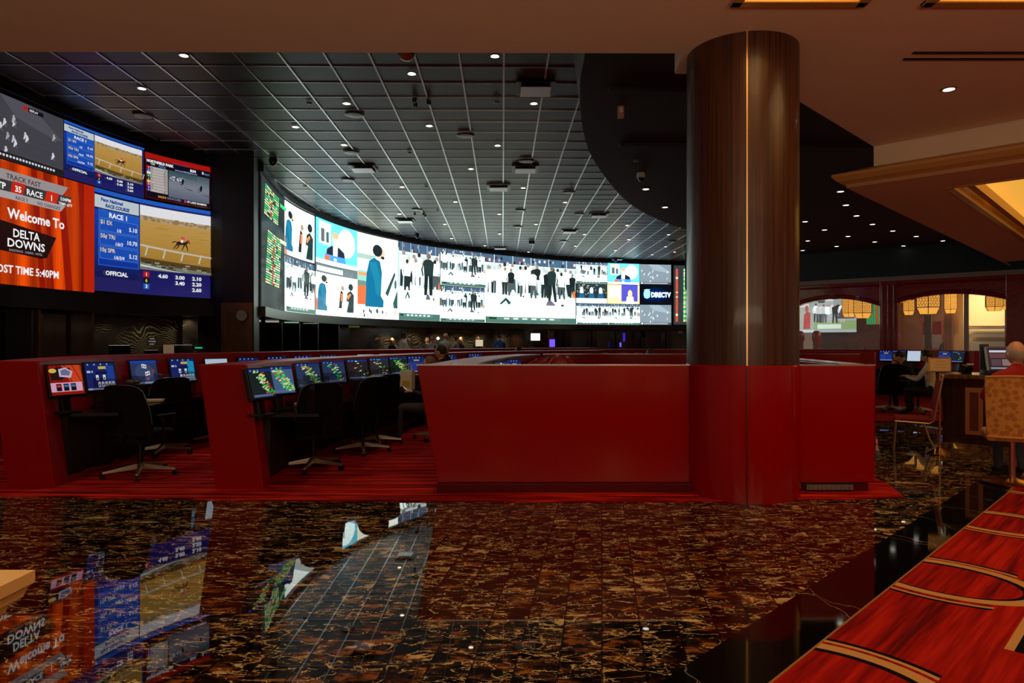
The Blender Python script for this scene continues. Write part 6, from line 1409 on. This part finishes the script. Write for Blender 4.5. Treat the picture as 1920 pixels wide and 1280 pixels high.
# glowing boards painted as the screens' reflection in the first arch's glass
def refl_board(px0, px1, py0, py1, o, UW, UH, fn, label, cat, nm):
    ob_, (a0, a1, z0_, z1) = wquad('frame', px0, px1, py0, py1, o, M['black'], .08)
    r = empty(nm, (*wp((a0+a1)/2, o), z0_), label=label, cat=cat); keep(ob_, r)
    def mp(a, b_, off): q = wp(a0+(a1-a0)*a, o+.01+off); return Vector((q[0], q[1], z0_+(z1-z0_)*b_))
    p = Pic(mp, UW, UH, None, .0004); fn(p); keep(p.build('picture', PM_REFL, None), r)
PM_REFL = pic_mat('arch_reflection', .95)
def refl_pic(p):
    p.rect(0,0,200,100,(.35,.45,.42)); p.rect(0,0,200,6,(.7,.8,.8)); p.rect(0,64,72,100,(.10,.16,.45)); p.ell(60,84,16,14,(.05,.35,.9)); p.rect(0,58,72,68,(.9,.75,.75))
    p.rect(0,8,84,58,(.45,.5,.42)); p.rect(22,20,44,56,(.85,.95,.9)); p.poly([(2,8),(24,8),(22,40),(14,50),(4,44)],(.35,.05,.03)); p.ell(12,56,7,9,(.12,.05,.03)); p.poly([(56,8),(76,8),(76,44),(66,48),(58,40)],(.55,.04,.05)); p.ell(66,54,5,8,(.5,.1,.08))
    p.rect(86,0,200,62,(.45,.5,.55)); p.rect(86,6,200,26,(.30,.45,.18)); p.rect(96,8,160,18,(.8,.95,.8)); crowd(p,88,170,22,44,7,61,wash=.9); p.poly([(150,30),(196,30),(190,52),(160,52)],(.12,.09,.09)); p.rect(96,62,140,100,(.5,.5,.48)); p.poly([(98,66),(116,66),(120,100),(100,100)],(.05,.04,.04)); p.rect(120,70,140,100,(.8,.9,.88))
refl_board(1470, 1606, 540, 623, -5.0, 200, 100, refl_pic, 'wide football screen seen through the first arch', 'screen', 'screen_reflection')  # stand-in for the football screen's reflection in the arch glass
refl_board(1624, 1652, 566, 608, -5.0, 26, 40, lambda p: (p.rect(0,0,26,40,(.02,.02,.02)), [p.rect(c*4.2+1,r_*1.2+.3,c*4.2+4.4,r_*1.2+1.1,(.9,.08,.03) if c == 4 else (.03,.5,.12)) for c in range(6) for r_ in range(33)]), 'small green and red odds board seen through the first arch', 'odds board', 'odds_board')  # stand-in for the odds board's reflection in the arch glass, no real board
for px, lb in ((1500,'left dark red bollard figure behind the first arch'),(1531,'right red post lamp behind the first arch')):
    a = awp(px, -3); x, y = wp(a, -3); b = MB(); b.lathe([(.14,0),(.14,1.5),(.18,1.55),(.18,1.85),(.10,1.95),(0,1.97)], 14); b.build('red_post', M['redleather'], loc=(x,y,0), smooth=True, label=lb, cat='post')
# ------------------------------------------------------------------ things on the desks
def on_desk(x, y, z, rz, nm, label, cat, fn):
    r = empty(nm, (x,y,z), rz, label=label, cat=cat); fn(r); return r
def papers(r):
    b = MB()
    for i in range(7): b.box((random.uniform(-.01,.01), random.uniform(-.01,.01), .003+.0045*i), (.28,.21,.004), rz=random.uniform(-.12,.12))
    b.build('sheets', M['paper'], r)
def desk_at(fp, px, off): p, t = resample(fp, along_px(fp, px)); n_ = Vector((t.y,-t.x,0)).normalized(); return p.x+n_.x*off, p.y+n_.y*off
x, y = px_at(577,8.05), 8.05; on_desk(x, y, .742, .2, 'paper_stack', 'stack of loose white papers on the black desk of the middle row', 'papers', papers)
x, y = px_at(509,7.9), 7.9; on_desk(x, y, .742, -.3, 'paper_slip', 'small crumpled pale slip left of the paper stack', 'paper', lambda r: (lambda b: (b.add([(-.07,-.04,0),(.0,-.05,.008),(.08,-.03,0),(.07,.04,.004),(0,.05,.016),(-.06,.04,.003),(0,0,.02)], [(0,1,6),(1,2,6),(2,3,6),(3,4,6),(4,5,6),(5,0,6)]), b.build('slip', M['paper'], r)))(MB()))
x, y = px_at(541,8.15), 8.15; on_desk(x, y, .742, .1, 'glove', 'dark folded glove with pale cuff lying on the middle row desk', 'glove', lambda r: ((lambda b: (b.ell((0,0,.025),(.09,.05,.025),14,8), b.build('hand', M['fabric'], r, smooth=True)))(MB()), (lambda b: (b.box((.12,.0,.02),(.12,.06,.02)), b.build('cuff', M['paper'], r, bevel=.008)))(MB())))
x, y = px_at(534,7.62), 7.62; on_desk(x, y, .742, .0, 'pencil', 'short orange pencil near the front edge of the middle row desk', 'pencil', lambda r: (lambda b: (b.tube([(-.08,0,.006),(.08,0,.006)], .005, 6), b.build('shaft', mat('pencil_orange', rgb(200,110,50), .5), r)))(MB()))
x, y = px_at(282,8.6), 8.6; on_desk(x, y, .742, .3, 'paper_slip', 'pale paper sheet on the left row desk behind the nearest chair', 'paper', papers)
b = MB(); b.tube([(0,0,.0),(-.02,.0,.05),(-.05,.0,.12),(-.02,0,.16),(.0,0,.10)], .008, 6); b.build('wrist_band', M['paper'], loc=(px_at(103,7.4),7.4,.742), smooth=True, label='pale looped paper strap standing before the orange terminal', cat='strap')
# white carrier bag on the middle row desk
x, y = px_at(764,10.9), 10.9; r = empty('carrier_bag', (x,y,.74), R(-20), label='white paper carrier bag with yellow print and twisted handles on the desk', cat='bag')
b = MB(); b.hexa([(-.10,-.06,0),(.10,-.06,0),(.10,.06,0),(-.10,.06,0)], [(-.11,-.05,.30),(.11,-.06,.31),(.11,.05,.31),(-.11,.05,.29)]); b.build('bag_body', mat('bag_white', rgb(236,226,200), .8), r)
b = MB(); b.box((.01,-.0625,.09), (.13,.004,.10), rz=0); b.build('print', mat('bag_yellow', rgb(226,190,70), .7), r)
for s in (-1, 1): b = MB(); b.tube([(-.05,s*.045,.30),(-.045,s*.05,.38),(0,s*.05,.41),(.045,s*.05,.38),(.05,s*.045,.30)], .006, 6); b.build('handle', M['paper'], r, smooth=True)
on_desk(px_at(738,10.5), 10.5, .742, .2, 'document_tray', 'low dark tray with a pale rim beside the white bag', 'tray', lambda r: (lambda b: (b.box((0,0,.01),(.30,.22,.02)), b.box((0,-.11,.035),(.30,.01,.05)), b.box((0,.11,.035),(.30,.01,.05)), b.build('tray', M['black'], r)))(MB()))
# caps hung on chair backs
for x, y, lb in ((px_at(249,8.45),8.45,'pale cap hanging on a chair back before the grey blue card terminal'),(px_at(704,9.75),9.75,'pale curved headrest on the third chair of the middle row'),(px_at(698,9.35),9.35,'pale curved headrest on the second chair of the middle row')):
    b = MB(); b.ell((0,0,.0), (.10,.05,.035), 14, 8); b.build('headrest', M['grey'], loc=(x,y,1.0 if y < 9 else .99), smooth=True, label=lb, cat='headrest')
# ------------------------------------------------------------------ stone pedestal at the lower left corner
xe = px_at(66,2.0); r = empty('stone_pedestal', (xe-.6, 1.7, 0), label='pale beige stone pedestal with a moulded top at the lower left corner', cat='pedestal')
zt3 = EYE-428/F*2.0
b = MB(); prof = [(.0,zt3),(.0,zt3-.035),(-.012,zt3-.045),(-.02,zt3-.07),(-.045,zt3-.085),(-.05,zt3-.105),(-.075,zt3-.12),(-.075,.12),(-.03,.10),(-.03,0)]
k = len(prof)
for o_, z in prof: b.v += [(xe-1.2-o_,1.45-o_,z),(xe+o_,1.45-o_,z),(xe+o_,2.0+o_,z),(xe-1.2-o_,2.0+o_,z)]
for i in range(k-1):
    for q in range(4): b.f.append((4*i+q, 4*i+(q+1)%4, 4*i+4+(q+1)%4, 4*i+4+q)); b.m.append(0)
b.f.append((3,2,1,0)); b.m.append(0)
b.f[-1] = (0,1,2,3)
keep(b.build('pedestal', M['beige'], None), r)
# ------------------------------------------------------------------ slot machines standing behind the camera (seen in the lacquer's reflections)
def slot(x, y, label, hue):
    r = empty('slot_machine', (x,y,0), label=label, cat='slot machine')
    b = MB(); b.box((0,0,.45), (.70,.60,.90)); b.box((0,-.12,1.35), (.70,.36,.95)); b.build('cabinet', M['black'], r, bevel=.02)
    b = MB(); b.box((0,.07,1.42), (.58,.02,.62)); b.build('game_screen', mat('slot_screen_'+label[:4], rgb(*hue), .4, emit=rgb(*hue), es=1.4), r)
    b = MB(); b.box((0,.31,.55), (.50,.02,.40)); b.build('belly_screen', mat('slot_belly_'+label[:4], (.8,.5,.2), .4, emit=rgb(230,150,70), es=.8), r)
slot(2.35, -2.2, 'tall slot machine with a warm cream screen behind the camera', (220,190,120)); slot(3.25, -2.2, 'neighbouring slot machine with a red screen behind the camera', (230,40,20)); slot(-.3, -2.4, 'slot machine with an orange screen behind the camera', (200,120,70))
